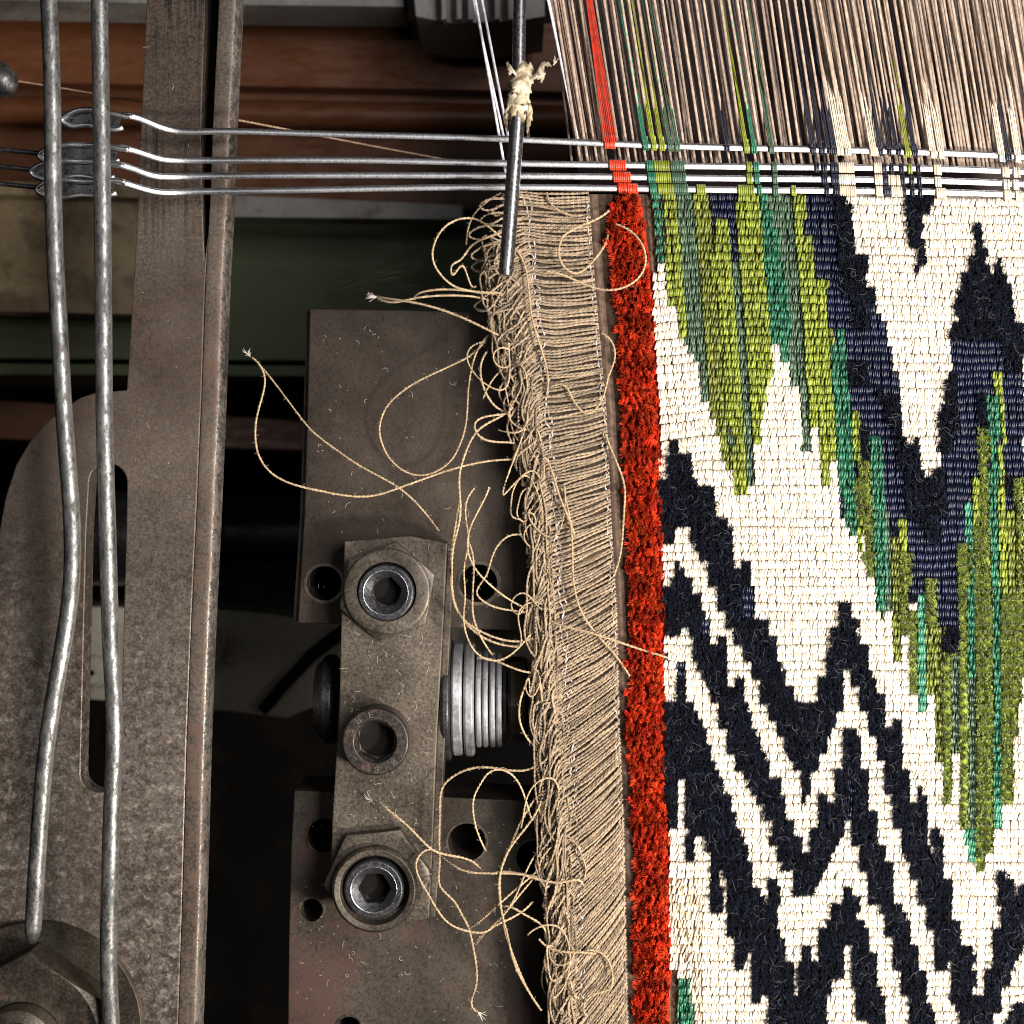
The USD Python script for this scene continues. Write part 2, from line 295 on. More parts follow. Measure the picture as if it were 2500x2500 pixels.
inner = [(x - edge_w + (1 if y < 640 else 0), y) for x, y in right]
outline = inner[::1] + [(-90, 2580), (-60, 1900), (-12, 1400), (0, 1290), (14, 1215), (40, 1135), (72, 1080), (105, 1040), (150, 1002), (195, 972), (235, 958), (310, 953), (320, 800), (329, 640), (338, 480), (343, 340), (350, 200), (358, 0), (360, -60)]
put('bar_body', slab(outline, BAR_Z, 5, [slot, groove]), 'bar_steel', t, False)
# rounded right edge: its own strip butted against the face
yy = np.linspace(-60, 2580, 90)
xr = np.interp(yy, [p[1] for p in right], [p[0] for p in right])
prof = [(0.3, -0.6), (0.5, -0.02), (3, 0.06), (14, 0.05), (28, -0.01), (36, -0.10), (39, -0.22), (39, -5.0), (0.3, -5.0)]
prof_edge = [(39.1, -0.25), (39.3, -0.20), (42, -0.38), (45, -0.80), (47.5, -1.5), (48, -2.4), (48, -5.0), (39.1, -5.0)]
def edge_strip(name, prof, material):
    V = np.stack([np.stack([P(xr + dx - edge_w + 1.5, yy, BAR_Z)[:, 0], P(xr, yy, BAR_Z)[:, 1], np.full(len(yy), (BAR_Z + dz) / 1000)], -1) for dx, dz in prof], 1)
    V[..., 2] += (meshkit.noise(np.stack([yy / 45, yy * 0, yy * 0], -1))[:, None] - .5) * 0.00012
    n, k = V.shape[:2]
    i, j = np.meshgrid(np.arange(n - 1), np.arange(k), indexing='ij')
    q = np.stack([i * k + j, (i + 1) * k + j, (i + 1) * k + (j + 1) % k, i * k + (j + 1) % k], -1).reshape(-1, 4)
    put(name, (V.reshape(-1, 3), q), material, t, 50)
edge_strip('edge_strip', prof, 'bar_edge_steel'); edge_strip('polished_edge', prof_edge, 'edge_highlight_steel')
put('groove_shade', slab([(485, -70), (545, -70), (530, 660), (485, 660)], BAR_Z - 4.2, 0.6), 'dark_void', t, False)  # near-black strip puts the shade of the groove into its colour

# nut at the lower left that holds the bar
c = P(92, 2505, BAR_Z)
t = thing('hex_nut', 'large worn hexagon nut on a washer at the lower left corner', 'nut', loc=c)
k = U * (D + 0.004) / D
put('washer', lathe([(110 * k, 0), (258 * k, 0), (262 * k, 0.0004), (258 * k, 0.0015), (110 * k, 0.0015)], c), 'nut_steel', t)
hexa = Polygon([(212 * k * math.cos(a + 0.46), 212 * k * math.sin(a + 0.46)) for a in np.arange(6) * np.pi / 3])
body = trimesh.creation.extrude_polygon(hexa.difference(Point(0, 0).buffer(98 * k)), 0.0070, engine='earcut')
cone = lathe([(0, -0.001), (240 * k, -0.001), (240 * k, 0.0045), (180 * k, 0.0071), (0, 0.0071)], (0, 0, 0))
body = trimesh.boolean.intersection([body, cone], engine='manifold'); body.apply_translation(c + [0, 0, 0.0016])
put('nut_body', body, 'nut_steel', t, 25)
put('bolt_end', lathe([(0, 0.006), (52 * k, 0.006), (56 * k, 0.0118), (70 * k, 0.0128), (92 * k, 0.0118), (96 * k, 0.010), (96 * k, 0.001)], c), 'nut_steel', t)

# two bent rods in front
ROD_Z = 10
kr = U * (D - ROD_Z / 1000) / D
r1 = [(117, -60), (119, 0), (127, 200), (129, 400), (136, 650), (147, 850), (159, 1050), (171, 1200), (177, 1330), (173, 1440), (157, 1560), (134, 1690), (111, 1850), (98, 2000), (87, 2160), (79, 2300)]
r2 = [(243, -60), (243, 0), (246, 200), (249, 400), (252, 700), (254, 950), (258, 1150), (264, 1350), (272, 1600), (280, 1800), (274, 1950), (268, 2150), (265, 2350), (270, 2470), (276, 2540)]
for pts, lab, zend in ((r1, 'mottled zinc rod with a sharp bend, leftmost of the two upright rods', 6), (r2, 'mottled nearly straight zinc rod, right one of the two upright rods', 6)):
    q = smooth_path([(x, y, ROD_Z) for x, y in pts], 14)
    q[:, 2] -= (ROD_Z - zend) * np.clip((q[:, 1] - 1900) / 640, 0, 1) ** 1.5
    r = np.full(len(q), 20.5 * kr) * (1 + 0.025 * (meshkit.noise(np.stack([q[:, 1] / 60, q[:, 0] * 0, q[:, 0] * 0], -1)) - .5))
    if pts is r1: r[-3:] *= [0.95, 0.8, 0.45]
    v, f = tube(P(q[:, 0], q[:, 1], q[:, 2]), r, 24)
    o = define('bent_rod' if pts is r1 else 'straight_rod', v, f, 'zinc_rod', None, normals(v, f)); tag(o, lab, 'rod', None)

# ================================================================== steel block, plate and clamp arm
BLK = -9
t = thing('steel_block', 'dark square steel block behind the loose thread loops', 'block')
put('block_body', slab([(757, 754), (1000, 758), (1290, 766), (1290, 1540), (728, 1520), (744, 1250), (751, 1000)], BLK, 22, [(792, 1424, 42), (1168, 1424, 46)]), 'block_steel', t, False)
put('block_side', slab([(748, 762), (757, 754), (757, 1520), (728, 1520), (716, 1510), (733, 1250), (741, 1000)], BLK - 1.4, 20), 'block_steel', t, False)
kb = U * (D - BLK / 1000) / D
for px, py, r in ((792, 1424, 42), (1168, 1424, 46)):
    c = P(px, py, BLK)
    put('hole_rim', lathe([(r * kb, 0.00005), ((r + 9) * kb, 0.00005), ((r + 9) * kb, -0.0001), ((r + 0.4) * kb, -0.0011), ((r - 3) * kb, -0.006), ((r - 3) * kb, -0.010), (r * kb, -0.010)], c), 'nut_steel', t)
    put('hole_shade', lathe([(0, -0.012), (r * kb, -0.012), (r * kb, -0.013), (0, -0.013)], c), 'dark_void', t)  # near-black disc paints in the shade inside the hole
PLT = -11
t = thing('drilled_plate', 'drilled steel base plate under the lower end of the clamp arm', 'plate')
ph = [(792, 2040, 42), (1140, 2056, 46), (760, 2222, 28), (852, 2512, 30), (1302, 2095, 42)]
put('plate_body', slab([(720, 1930), (1340, 1958), (1345, 2600), (703, 2600), (706, 2300), (712, 2060)], PLT, 16, ph), 'plate_steel', t, False)
kp = U * (D - PLT / 1000) / D
for px, py, r in ph:
    c = P(px, py, PLT)
    put('hole_rim', lathe([(r * kp, 0.00005), ((r + 6) * kp, 0.00005), ((r + 6) * kp, -0.0001), ((r + 0.4) * kp, -0.0008), ((r - 2) * kp, -0.005), ((r - 2) * kp, -0.008), (r * kp, -0.008)], c), 'nut_steel', t)
    put('hole_shade', lathe([(0, -0.010), (r * kp, -0.010), (r * kp, -0.011), (0, -0.011)], c), 'dark_void', t)  # the shade in each drilled hole is painted by this near-black disc

ARM = -2
ka = U * (D - ARM / 1000) / D
t = thing('clamp_arm', 'upright steel clamp arm with three socket screws down its face', 'clamp arm')
put('arm_body', slab([(842, 1322), (1000, 1308), (1092, 1326), (1080, 1560), (1066, 1800), (1055, 2080), (1047, 2238), (1030, 2248), (850, 2240), (806, 2185), (812, 2000), (829, 1720), (834, 1500)], ARM, 8), 'arm_steel', t, False)
put('side_strip', slab([(1094, 1330), (1108, 1340), (1098, 1560), (1086, 1800), (1074, 2080), (1062, 2238), (1049, 2238), (1057, 2080), (1068, 1800), (1082, 1560)], ARM - 2.2, 8), 'nut_steel', t, False)
def hexprism(px, py, R, z0, z1, rot, hole=None):
    g = Polygon([(R * ka * math.cos(a + rot), R * ka * math.sin(a + rot)) for a in np.arange(6) * np.pi / 3])
    if hole: g = g.difference(Point(0, 0).buffer(hole * ka, 32))
    m = trimesh.creation.extrude_polygon(g, (z1 - z0) / 1000, engine='earcut')
    cn = lathe([(0, -0.001), (R * 1.1 * ka, -0.001), (R * 1.1 * ka, (z1 - z0) / 1000 - 0.0009), (R * 0.86 * ka, (z1 - z0) / 1000 + 1e-5), (0, (z1 - z0) / 1000 + 1e-5)], (0, 0, 0))
    m = trimesh.boolean.intersection([m, cn], engine='manifold')
    m.apply_translation(P(px, py, ARM) + [0, 0, z0 / 1000])
    return m
def socket_screw(px, py, z0, h, R, rs, mat_head, rot, label):
    """Cap screw with a hexagon socket; z0 and h in mm above the arm's face."""
    c = P(px, py, ARM) + [0, 0, z0 / 1000]
    head = lathe([(0, 0.0), (R * ka, 0), (R * ka, h / 1000 - 0.0006), (R * ka * 0.985, h / 1000 - 0.0003), (R * ka * 0.94, h / 1000), (0, h / 1000)], (0, 0, 0))
    g = Polygon([(rs * ka * math.cos(a + rot), rs * ka * math.sin(a + rot)) for a in np.arange(6) * np.pi / 3])
    cut = trimesh.creation.extrude_polygon(g, 0.02, engine='earcut'); cut.apply_translation([0, 0, h / 1000 - 0.0038])
    wide = 1.06 if rs == 50 else 1.42
    cc = lathe([(0, -0.0014), (rs * ka * 0.8, -0.0014), (rs * ka * wide, 0.0001), (rs * ka * wide, 0.0006), (0, 0.0006)], (0, 0, h / 1000))
    head = trimesh.boolean.difference([head, cut, cc], engine='manifold')
    head.apply_translation(c)
    o = put('socket_screw', head, mat_head, t, 30); tag(o, label)
    put('socket_shade', lathe([(0, 0.00005), (rs * ka * 0.84, 0.00005), (rs * ka * 0.84, -0.0004), (0, -0.0004)], c + [0, 0, h / 1000 - 0.0037]), 'dark_void', o)  # near-black disc paints in the shade deep in the socket
    if rs != 50:
        put('socket_rim', lathe([(rs * ka * 0.98, -0.00125), (rs * ka * 1.40, 0.0001), (rs * ka * 1.40, -0.0004), (rs * ka * 1.06, -0.0016), (rs * ka * 0.98, -0.0016)], c + [0, 0, h / 1000]), 'bright_steel', o)
    return o
o = put('hex_nut', hexprism(948, 1442, 122, 0.0, 2.6, 0.34, 74), 'nut_steel', t, 25)
put('flange', lathe([(72 * ka, 0.0026), (104 * ka, 0.0026), (104 * ka, 0.0031), (98 * ka, 0.0034), (72 * ka, 0.0034)], P(948, 1442, ARM)), 'nut_steel', t)
socket_screw(946, 1444, 0.4, 3.4, 69, 39, 'black_steel', 0.2, 'socket screw with a shiny rim at the top of the arm')
s2 = socket_screw(923, 1800, 0.05, 5.2, 82, 50, 'dark_screw', 0.6, 'brown socket screw with raised letters in the middle of the arm')
put('hex_nut', hexprism(925, 2140, 132, 0.0, 2.6, 0.1, 84), 'nut_steel', t, 25)
put('ring', lathe([(78 * ka, 0.0027), (103 * ka, 0.0027), (103 * ka, 0.0040), (97 * ka, 0.0046), (84 * ka, 0.0044), (78 * ka, 0.0030)], P(920, 2158, ARM)), 'nut_steel', t)
socket_screw(918, 2158, 0.6, 3.6, 72, 40, 'black_steel', 0.0, 'black socket screw at the foot of the arm')
# raised letters on the middle screw
top = ARM / 1000 + 0.00526
cz = P(923, 1800, ARM)
for ch, ang in (('S', 158), ('B', 129), ('E', 100), ('8', 272), ('.', 292), ('8', 312)):
    m = meshkit.text_mesh(ch, 15 * ka, 0.00016)
    m.apply_translation([-m.bounds.mean(0)[0], -m.bounds.mean(0)[1] if ch != '.' else -4 * ka, 0])
    a = math.radians(ang)
    rot = a - math.pi / 2 if ang < 200 else a + math.pi / 2
    m.apply_transform(trimesh.transformations.rotation_matrix(rot, [0, 0, 1]))
    m.apply_translation([cz[0] + 66 * ka * math.cos(a), cz[1] + 66 * ka * math.sin(a), top])
    put('letter', m, 'bar_steel', s2, False)

# pivot pin with its stack of rings behind the arm
t = thing('pivot_pin', 'level pivot pin with a stack of shiny rings right of the clamp arm', 'pin')
PZ = -15
kv = U * (D - PZ / 1000) / D
def disc(x0, x1, r, material, name, cham=0.0004, ns=64, rough=False):
    c = P((x0 + x1) / 2, 1706, PZ); h = (x1 - x0) * kv / 2; R = r * kv
    m = lathe([(0, -h), (R - cham, -h), (R, -h + cham), (R, h - cham), (R - cham, h), (0, h)], (0, 0, 0), 'x', ns)
    m.apply_translation(c)
    return put(name, m, material, t, 30)
disc(800, 1330, 62, 'black_steel', 'shaft')
disc(776, 842, 108, 'black_steel', 'pin_head', 0.002)
disc(1084, 1104, 148, 'black_steel', 'collar')
disc(1106, 1132, 136, 'ring_steel', 'ring'); disc(1136, 1160, 138, 'ring_steel', 'ring')
for x in (1164, 1180, 1197, 1213): disc(x, x + 13, 117, 'ring_steel', 'thin_ring', 0.0003)
disc(1229, 1236, 108, 'black_steel', 'thin_ring')
disc(1240, 1288, 112, 'nut_steel', 'pin_nut', 0.0006, 6)

# ================================================================== steel pile wires
WIRES = [
 [(300, 281), (330, 286), (380, 306), (420, 318), (500, 321), (700, 324), (1000, 332), (1200, 338), (1400, 347), (1650, 357), (1800, 361), (2162, 369), (2600, 390)],
 [(290, 361), (330, 368), (395, 388), (440, 391), (600, 391), (850, 391), (1200, 398), (1500, 403), (1800, 407), (2162, 410), (2600, 425)],
 [(278, 401), (325, 412), (372, 428), (430, 431), (600, 429), (850, 428), (1200, 429), (1500, 432), (1800, 436), (2162, 439), (2600, 456)],
 [(282, 441), (330, 455), (390, 469), (440, 469), (600, 466), (850, 462), (1200, 457), (1500, 460), (1800, 464), (2162, 467), (2600, 482)]]
WZ = 1.2
WR = 8.2
heads = [((292, 281), (205, 268), (150, 285)), ((284, 361), (190, 352), (95, 372)), ((272, 401), (190, 392), (75, 412)), ((276, 441), (190, 440), (90, 455))]
wl = ['topmost of the four polished steel pile wires, set apart from the other three', 'second polished steel pile wire from the top, just under the wide gap', 'third polished steel pile wire from the top, between two close neighbours', 'lowest of the four polished steel pile wires, lying on the cloth edge']
def wire_y(w, x):
    p = np.array(WIRES[w]); return np.interp(x, p[:, 0], p[:, 1])
for w in range(4):
    t = thing('pile_wire', wl[w], 'wire', 'steel pile wires')
    q = smooth_path([(x, y, WZ + 4.5 * max(0, (430 - x) / 150)) for x, y in WIRES[w]], 12)
    w_ = P(q[:, 0], q[:, 1], q[:, 2]); v, f = tube(w_, WR * U, 20)
    v[:-2, 2] = np.repeat(w_[:, 2], 20) + (v[:-2, 2] - np.repeat(w_[:, 2], 20)) * .5
    define('shaft', v, f, 'wire_steel', t, normals(v, f))
    # the wire folds back on itself round a thin plate
    h = heads[w]; z0 = WZ + 4.5
    lp = smooth_path([(h[0][0] + 30, h[0][1] + 5, z0), (h[0][0], h[0][1], z0), ((h[0][0] + h[1][0]) / 2, h[1][1] + 3, z0 + .2), (h[1][0] - 10, h[1][1] + 1, z0 + .2), (h[2][0] + 16, h[2][1] - 6, z0), (h[2][0], h[2][1] + 8, z0 - .3), (h[2][0] + 18, h[2][1] + 22, z0 - .6), (h[1][0], h[1][1] + 37, z0 - .8), (h[0][0] - 10, h[0][1] + 35, z0 - .8), (h[0][0] + 8, h[0][1] + 30, z0 - 1)], 8)
    w_ = P(lp[:, 0], lp[:, 1], lp[:, 2]); v, f = tube(w_, 6.5 * U, 14); define('hook', v, f, 'wire_steel', t, normals(v, f))
    put('hook_plate', slab([(h[0][0] + 4, h[0][1] + 2), (h[1][0], h[1][1] + 4), (h[2][0] + 8, h[2][1] - 4), (h[2][0] + 3, h[2][1] + 12), (h[2][0] + 20, h[2][1] + 20), (h[1][0], h[1][1] + 35), (h[0][0] - 6, h[0][1] + 32)], z0 - .5, 0.35), 'dark_rod', t, False)
    if w:
        x0 = h[2][0]
        v, f = tube(P([-120, -40, x0 - 5, x0 + 12], [h[2][1] - 12, h[2][1] - 11, h[2][1] + 2, h[2][1] + 5], [z0 - 2, z0 - 2, z0 - 1, z0 - 1]), 6 * U, 12)
        define('tail', v, f, 'dark_rod', t, normals(v, f))

# ================================================================== dark guide rod and rag
t = thing('guide_rod', 'dark steel guide rod hanging at a slant over the pile wires', 'rod')
GZ = 14
kg = U * (D - GZ / 1000) / D
q = smooth_path([(1270, -60, GZ), (1269, 0, GZ), (1267, 110, GZ), (1266, 190, GZ)], 10)
v, f = tube(P(q[:, 0], q[:, 1], q[:, 2]), 16 * kg, 24); define('upper_rod', v, f, 'dark_rod', t, normals(v, f))
q = smooth_path([(1270, 215, GZ), (1266, 262, GZ), (1251, 460, GZ - 2), (1234, 672, GZ - 4)], 10)
r = np.full(len(q), 18 * kg); r[-1] *= .86; r[0] *= .9
v, f = tube(P(q[:, 0], q[:, 1], q[:, 2]), r, 24); put('lower_rod', (v, f), 'dark_rod', t, 40)
# the crumpled rag knot
t = thing('rag_wrap', 'crumpled cream rag tied round the guide rod', 'rag')
def rag(path, width, seed, color):
    q = smooth_path(path, 3.0); n = len(q); m = 20
    s = np.linspace(0, 1, n)[:, None]; a = np.linspace(0, 2 * np.pi, m, endpoint=False)[None]
    wid = np.interp(np.linspace(0, 1, n), np.linspace(0, 1, len(width)), width)[:, None]
    nz = meshkit.fbm(np.stack([np.cos(a) * 2.4 + s * 0, np.sin(a) * 2.4 + s * 0, s * 11 + a * 0], -1), 5, seed)
    rr = wid * (0.62 + 1.15 * (nz - .35))
    X = q[:, :1] + rr * np.cos(a); Z = q[:, 2:] + rr * np.sin(a) * U * 1000; Y = q[:, 1:2] + (nz - .5) * 30
    v = P(X, Y, Z).reshape(-1, 3)
    i, j = np.meshgrid(np.arange(n - 1), np.arange(m), indexing='ij')
    qd = np.stack([i * m + j, i * m + (j + 1) % m, (i + 1) * m + (j + 1) % m, (i + 1) * m + j], -1).reshape(-1, 4)
    f = np.vstack([qd[:, [0, 1, 2]], qd[:, [0, 2, 3]]])
    tone = np.clip((meshkit.fbm(np.stack([X / 14, Y / 14, Z], -1), 3, seed + 5) - .32) * 3.2, 0, 1).reshape(-1, 1)
    return v, f, np.array(color) * tone + np.array([.20, .13, .07]) * (1 - tone)
for nm, path, wd, col, sd in (
    ('wrap', [(1279, 152, GZ), (1274, 200, GZ), (1266, 250, GZ), (1263, 300, GZ)], [24, 31, 33, 30, 27, 15], (0.78, 0.68, 0.48), 1),
    ('rag_end', [(1298, 190, GZ + 1), (1318, 172, GZ + 1.5), (1330, 156, GZ + 2), (1342, 160, GZ + 2)], [16, 11, 9, 7, 5], (0.70, 0.60, 0.44), 2),
    ('rag_end', [(1252, 182, GZ + 1.5), (1244, 165, GZ + 2), (1238, 155, GZ + 2)], [12, 9, 4], (0.72, 0.60, 0.46), 3),
    ('rag_end', [(1284, 250, GZ + 1), (1292, 285, GZ), (1288, 312, GZ), (1291, 332, GZ - 1)], [11, 9, 6, 3], (0.55, 0.46, 0.30), 4),
    ('rag_end', [(1252, 230, GZ + 1), (1240, 272, GZ), (1236, 300, GZ - 1), (1244, 316, GZ - 1)], [14, 12, 9, 4], (0.58, 0.50, 0.36), 5),
    ('rag_end', [(1316, 188, GZ + 1), (1326, 178, GZ + 1), (1322, 196, GZ)], [8, 7, 3], (0.7, 0.6, 0.44), 6)):
    v, f, c = rag(path, wd, sd, col); define(nm, v, f, 'rag', t, normals(v, f), c)

# ================================================================== threads above the cloth
def strand(name, a, b, r, color, label, group, za, zb, material='spun_yarn', sag=0.0, cat_='thread', mid=None):
    pts = [(a[0], a[1], za)] + ([(*mid, (za + zb) / 2)] if mid else []) + [((a[0] + b[0]) / 2 + sag, (a[1] + b[1]) / 2, (za + zb) / 2)] * (0 if mid else 1) + [(b[0], b[1], zb)]
    o = yarn(name, pts, r, color, None, material, step=9.0, twist=False, sides=6)
    tag(o, label, cat_, group)
    return o
tan = (0.43, 0.325, 0.245)
def where(x):
    for lim, w in ((1482, 'left of the red bundle'), (1572, 'between the red and first teal bundles'), (1664, 'among the left hand green bundles'), (1772, 'between the left greens and lone dark bundle'), (1818, 'between the lone dark and middle lime bundles'),
                   (1892, 'among the middle green bundles'), (1978, 'between the middle greens and first dark group'), (2046, 'among the first dark group'), (2142, 'among the first cream bundles'), (2240, 'among the right hand dark group'), (2308, 'beside the cream pair right of the dark group')):
        if x < lim: return w
    return 'in the plain stretch near the right edge'
for k in range(60):                                    # upper layer: one tan thread per column
    x0 = 1412 - 57 + k * 20.2 + rng.normal(0, 1.4); s = 57 + rng.normal(0, 2.5) + (6 if x0 > 2000 else 0)
    if 1425 < x0 < 1447: continue
    x1 = x0 + s
    strand('warp_thread', (x0 - s * .18, -60), (x1 + 4, wire_y(1, x1) - 6), 3.1 * (0.9 + .2 * rng.random()) * 1.12, tan * np.ones(3) * rng.uniform(.85, 1.1), 'tan top layer thread ' + where(x1), 'tan upper threads ' + where(x1), 5, -0.5)
for k in range(54):                                    # the second set, crowded together at the right
    x0 = 1980 + k * 10.3 + rng.normal(0, 3); s = 62 + rng.normal(0, 9)
    if 2150 < x0 < 2205 and k % 2: continue
    x1 = x0 + s
    strand('warp_thread', (x0 - s * .18, -60), (x1 + 4, wire_y(1, x1) - 6), 3.5, np.array((0.40, 0.305, 0.23)) * rng.uniform(.8, 1.1), 'thinner duller tan thread, crowded by neighbours, ' + where(x1), 'crowded tan threads ' + where(x1), 3, -0.4)
for k in range(112):                                    # lower layer in the gaps, shade put into its darker colours
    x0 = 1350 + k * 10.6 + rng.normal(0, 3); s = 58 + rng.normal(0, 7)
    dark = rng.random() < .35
    strand('lower_thread', (x0 - s * .18, -60), (x0 + s + 4, wire_y(1, x0 + s) - 4), 3.0, (0.095, 0.07, 0.062) if dark else (0.27, 0.20, 0.155), ('near black shade-painted deeper thread ' if dark else 'shade-darkened brown deeper thread ') + where(x0 + s), ('dark lower threads ' if dark else 'brown lower threads ') + where(x0 + s), -9, -2.2)
for k in range(9):                                     # brown edge threads at the left of the sheet
    x0 = 1341 + k * 9 + rng.normal(0, 1); s = 62 - k
    strand('edge_thread', (x0 - 10, -60), (x0 + s, 346), 2.6, (0.30, 0.20, 0.15), 'fine brown thread packed at the left edge of the thread sheet', 'brown edge threads', 3, -1)
strand('white_thread', (1326, -60), (1412, 352), 4.0, (0.85, 0.82, 0.86), 'white nylon thread on the very left edge of the thread sheet', None, 4, 0, 'nylon')
for k, (a, b, lab) in enumerate((((1143, -60), (1229, 332), 'white nylon thread left of the guide rod, left strand of the pair'), ((1150, -60), (1235, 425), 'white nylon thread left of the guide rod, middle strand beside the left one'), ((1165, -60), (1243, 345), 'white nylon thread left of the guide rod, right strand nearest the rod'))):
    strand('white_thread', a, b, 3.4, (0.80, 0.80, 0.86), lab, None, 5, -1, 'nylon')
o = yarn('brown_thread', [(-60, 183, -28), (100, 207, -28), (350, 250, -28), (560, 289, -28), (700, 316, -28), (850, 345, -28), (1090, 390, -28)], 3.2, (0.50, 0.33, 0.20)); tag(o, 'single brown thread slanting down behind the steel bar and wires', 'thread')

TEAL, LIME, GREY, NAVY, CREAM, RED = (0.022, 0.15, 0.080), (0.22, 0.26, 0.022), (0.055, 0.11, 0.065), (0.010, 0.012, 0.025), (0.70, 0.62, 0.48), (0.66, 0.050, 0.014)
RED_PILE = (0.62, 0.050, 0.013)
for k in range(7):
    strand('red_thread', (1425 + k * 1.5, -60), (1475 + k * 4.9, 345), 1.9, np.array((0.42, 0.028, 0.009)) * rng.uniform(.75, 1.15), 'red pile thread in the bundle fanning out to the red stripe', 'red pile threads', 6, 2.6)
def bundle(color, cname, xs, lab, group, n=3, spread=3.6):
    if color == CREAM: n, spread = 4, 4.2
    lab0, group0 = lab, group
    for bi, x in enumerate(xs):
        if len(xs) > 1:
            o_ = ['leftmost', 'second', 'third', 'fourth'][bi]; lab = o_ + ' bundle: ' + lab0; group = group0 + ', ' + o_ + ' bundle'
        for k in range(n):
            x1 = x + (k - (n - 1) / 2) * spread
            strand(cname, (x1 - 72 + rng.normal(0, 2), -60), (x1 - 1, wire_y(0, x1) - 6), 1.75, color, lab, group, -2.0 + rng.normal(0, .9), 2.2, 'shiny_yarn')
bundle(TEAL, 'teal_thread', [1575], 'teal pile thread in the bundle just right of the red threads', 'teal pile threads beside the red ones')
bundle(LIME, 'lime_thread', [1596, 1616], 'yellow green pile thread right of the first teal ones', 'yellow green pile threads at the left')
bundle(GREY, 'green_thread', [1636, 1653], 'grey green pile thread right of the yellow green ones', 'grey green pile threads at the left')
bundle(NAVY, 'navy_thread', [1776], 'dark navy pile thread standing alone among tan threads left of the middle greens', 'lone dark pile threads')
bundle(LIME, 'lime_thread', [1822], 'yellow green pile thread in the bundle over the middle of the sheet', 'yellow green pile threads in the middle')
bundle(TEAL, 'teal_thread', [1841], 'teal pile thread in the bundle over the middle of the sheet', 'teal pile threads in the middle')
bundle(GREY, 'green_thread', [1884], 'grey green pile thread right of the middle teal bundle', 'grey green pile threads in the middle')
bundle(NAVY, 'navy_thread', [1985, 2003, 2022, 2036], 'dark navy pile thread left of the cream threads', 'dark pile threads left of the cream ones')
bundle(CREAM, 'cream_thread', [2051, 2068, 2132], 'cream pile thread right of the first dark group', 'cream pile threads')
bundle(NAVY, 'navy_thread', [2150, 2172, 2190, 2232], 'dark navy pile thread around the right yellow green ones', 'dark pile threads at the right')
bundle(LIME, 'lime_thread', [2216], 'yellow green pile thread among the dark group at the right', 'yellow green pile threads at the right')
bundle(CREAM, 'cream_thread', [2278, 2298], 'cream pile thread right of the right hand dark group', 'cream pile threads right of the dark group')
bundle(CREAM, 'cream_thread', [2446, 2486], 'cream pile thread at the right edge of the sheet', 'cream pile threads at the right edge')
bundle(NAVY, 'navy_thread', [2462], 'dark navy pile thread between cream ones at the right edge', 'dark pile threads at the right edge')

# ================================================================== the cloth: which cell has which colour
W1, W2, W3, W4, W5 = (1440, 340), (1900, 340), (1560, 800), (2017, 340), (2017, 800)
W7, W6, W9, W8, W11, W10 = (1560, 1260), (2017, 1260), (1560, 1720), (2017, 1720), (1560, 2017), (2017, 2017)
REG = []   # (class, outline) painted in order
def reg(c, w, *pts):
    pts = np.array(pts, float).reshape(-1, 2) / 4 + np.array(w); REG.append((c, Polygon(pts).buffer(0)))
def rect(c, w, *q):
    """q: rows of (y, x0, x1): a stripe."""
    q = np.array(q, float).reshape(-1, 3)
    reg(c, w, *([(x0, y) for y, x0, x1 in q] + [(x1, y) for y, x0, x1 in q[::-1]]))
# greens, upper left
reg('G', W1, (560, 400), (2100, 400), (2100, 1932), (870, 1932), (870, 1800), (840, 1640), (740, 1600), (740, 1210), (600, 1190))
reg('G', W3, (390, -10), (1640, -10), (1680, 700), (1680, 1210), (1580, 1210), (1570, 610), (1480, 600), (1470, 330), (1380, 320), (1370, 165), (1300, 160), (1300, 520), (1240, 530), (1200, 850), (1180, 1130), (1110, 1130), (1120, 1490), (1080, 1570), (1030, 1640), (940, 1600), (930, 1400), (850, 1390), (840, 1060), (760, 1050), (750, 890), (670, 870), (660, 720), (580, 700), (570, 300), (480, 290), (470, 150), (390, 130))
rect('T', W1, 400, 560, 690, 850, 600, 710, 1195, 610, 760)
rect('L', W1, 400, 690, 820, 1000, 745, 870, 1200, 735, 900, 1600, 745, 915, 1640, 850, 930, 1932, 870, 950)
rect('L', W3, -10, 390, 470, 135, 390, 470)
rect('D', W1, 400, 1000, 1170, 1000, 1050, 1200, 1600, 1090, 1250, 1932, 1110, 1290)
rect('D', W3, -10, 640, 825, 500, 670, 840, 880, 670, 830, 890, 750, 830, 1060, 760, 850, 1390, 850, 940)
rect('B', W1, 400, 1170, 1450, 760, 1170, 1420, 770, 1340, 1430, 1170, 1370, 1450); rect('B', W1, 760, 1190, 1260, 910, 1190, 1260)
rect('L', W1, 770, 1250, 1340, 1100, 1180, 1370, 1500, 1230, 1430, 1932, 1270, 1450)
rect('L', W3, -10, 820, 980, 500, 830, 1000, 900, 850, 1030, 1050, 930, 1035, 1640, 935, 1045)
rect('L', W1, 400, 1450, 1650, 600, 1450, 1655, 700, 1400, 1660, 1200, 1450, 1700, 1932, 1525, 1770)
rect('L', W3, -10, 1060, 1300, 520, 1075, 1310, 540, 1080, 1240, 900, 1100, 1205, 1130, 1105, 1185)
rect('T', W1, 400, 1650, 1720, 700, 1660, 1770, 1000, 1685, 1850, 1932, 1760, 1980)
rect('T', W3, -10, 1300, 1470, 160, 1300, 1470, 170, 1370, 1475, 330, 1380, 1475)
rect('L', W2, 400, 130, 245, 900, 160, 260, 970, 160, 340, 1370, 210, 365, 1380, 215, 480, 1932, 240, 510)
rect('L', W3, -10, 1630, 1870, 500, 1650, 1895, 960, 1680, 1905, 970, 1755, 1905, 1300, 1760, 1915, 1310, 1760, 1865, 1540, 1770, 1860)
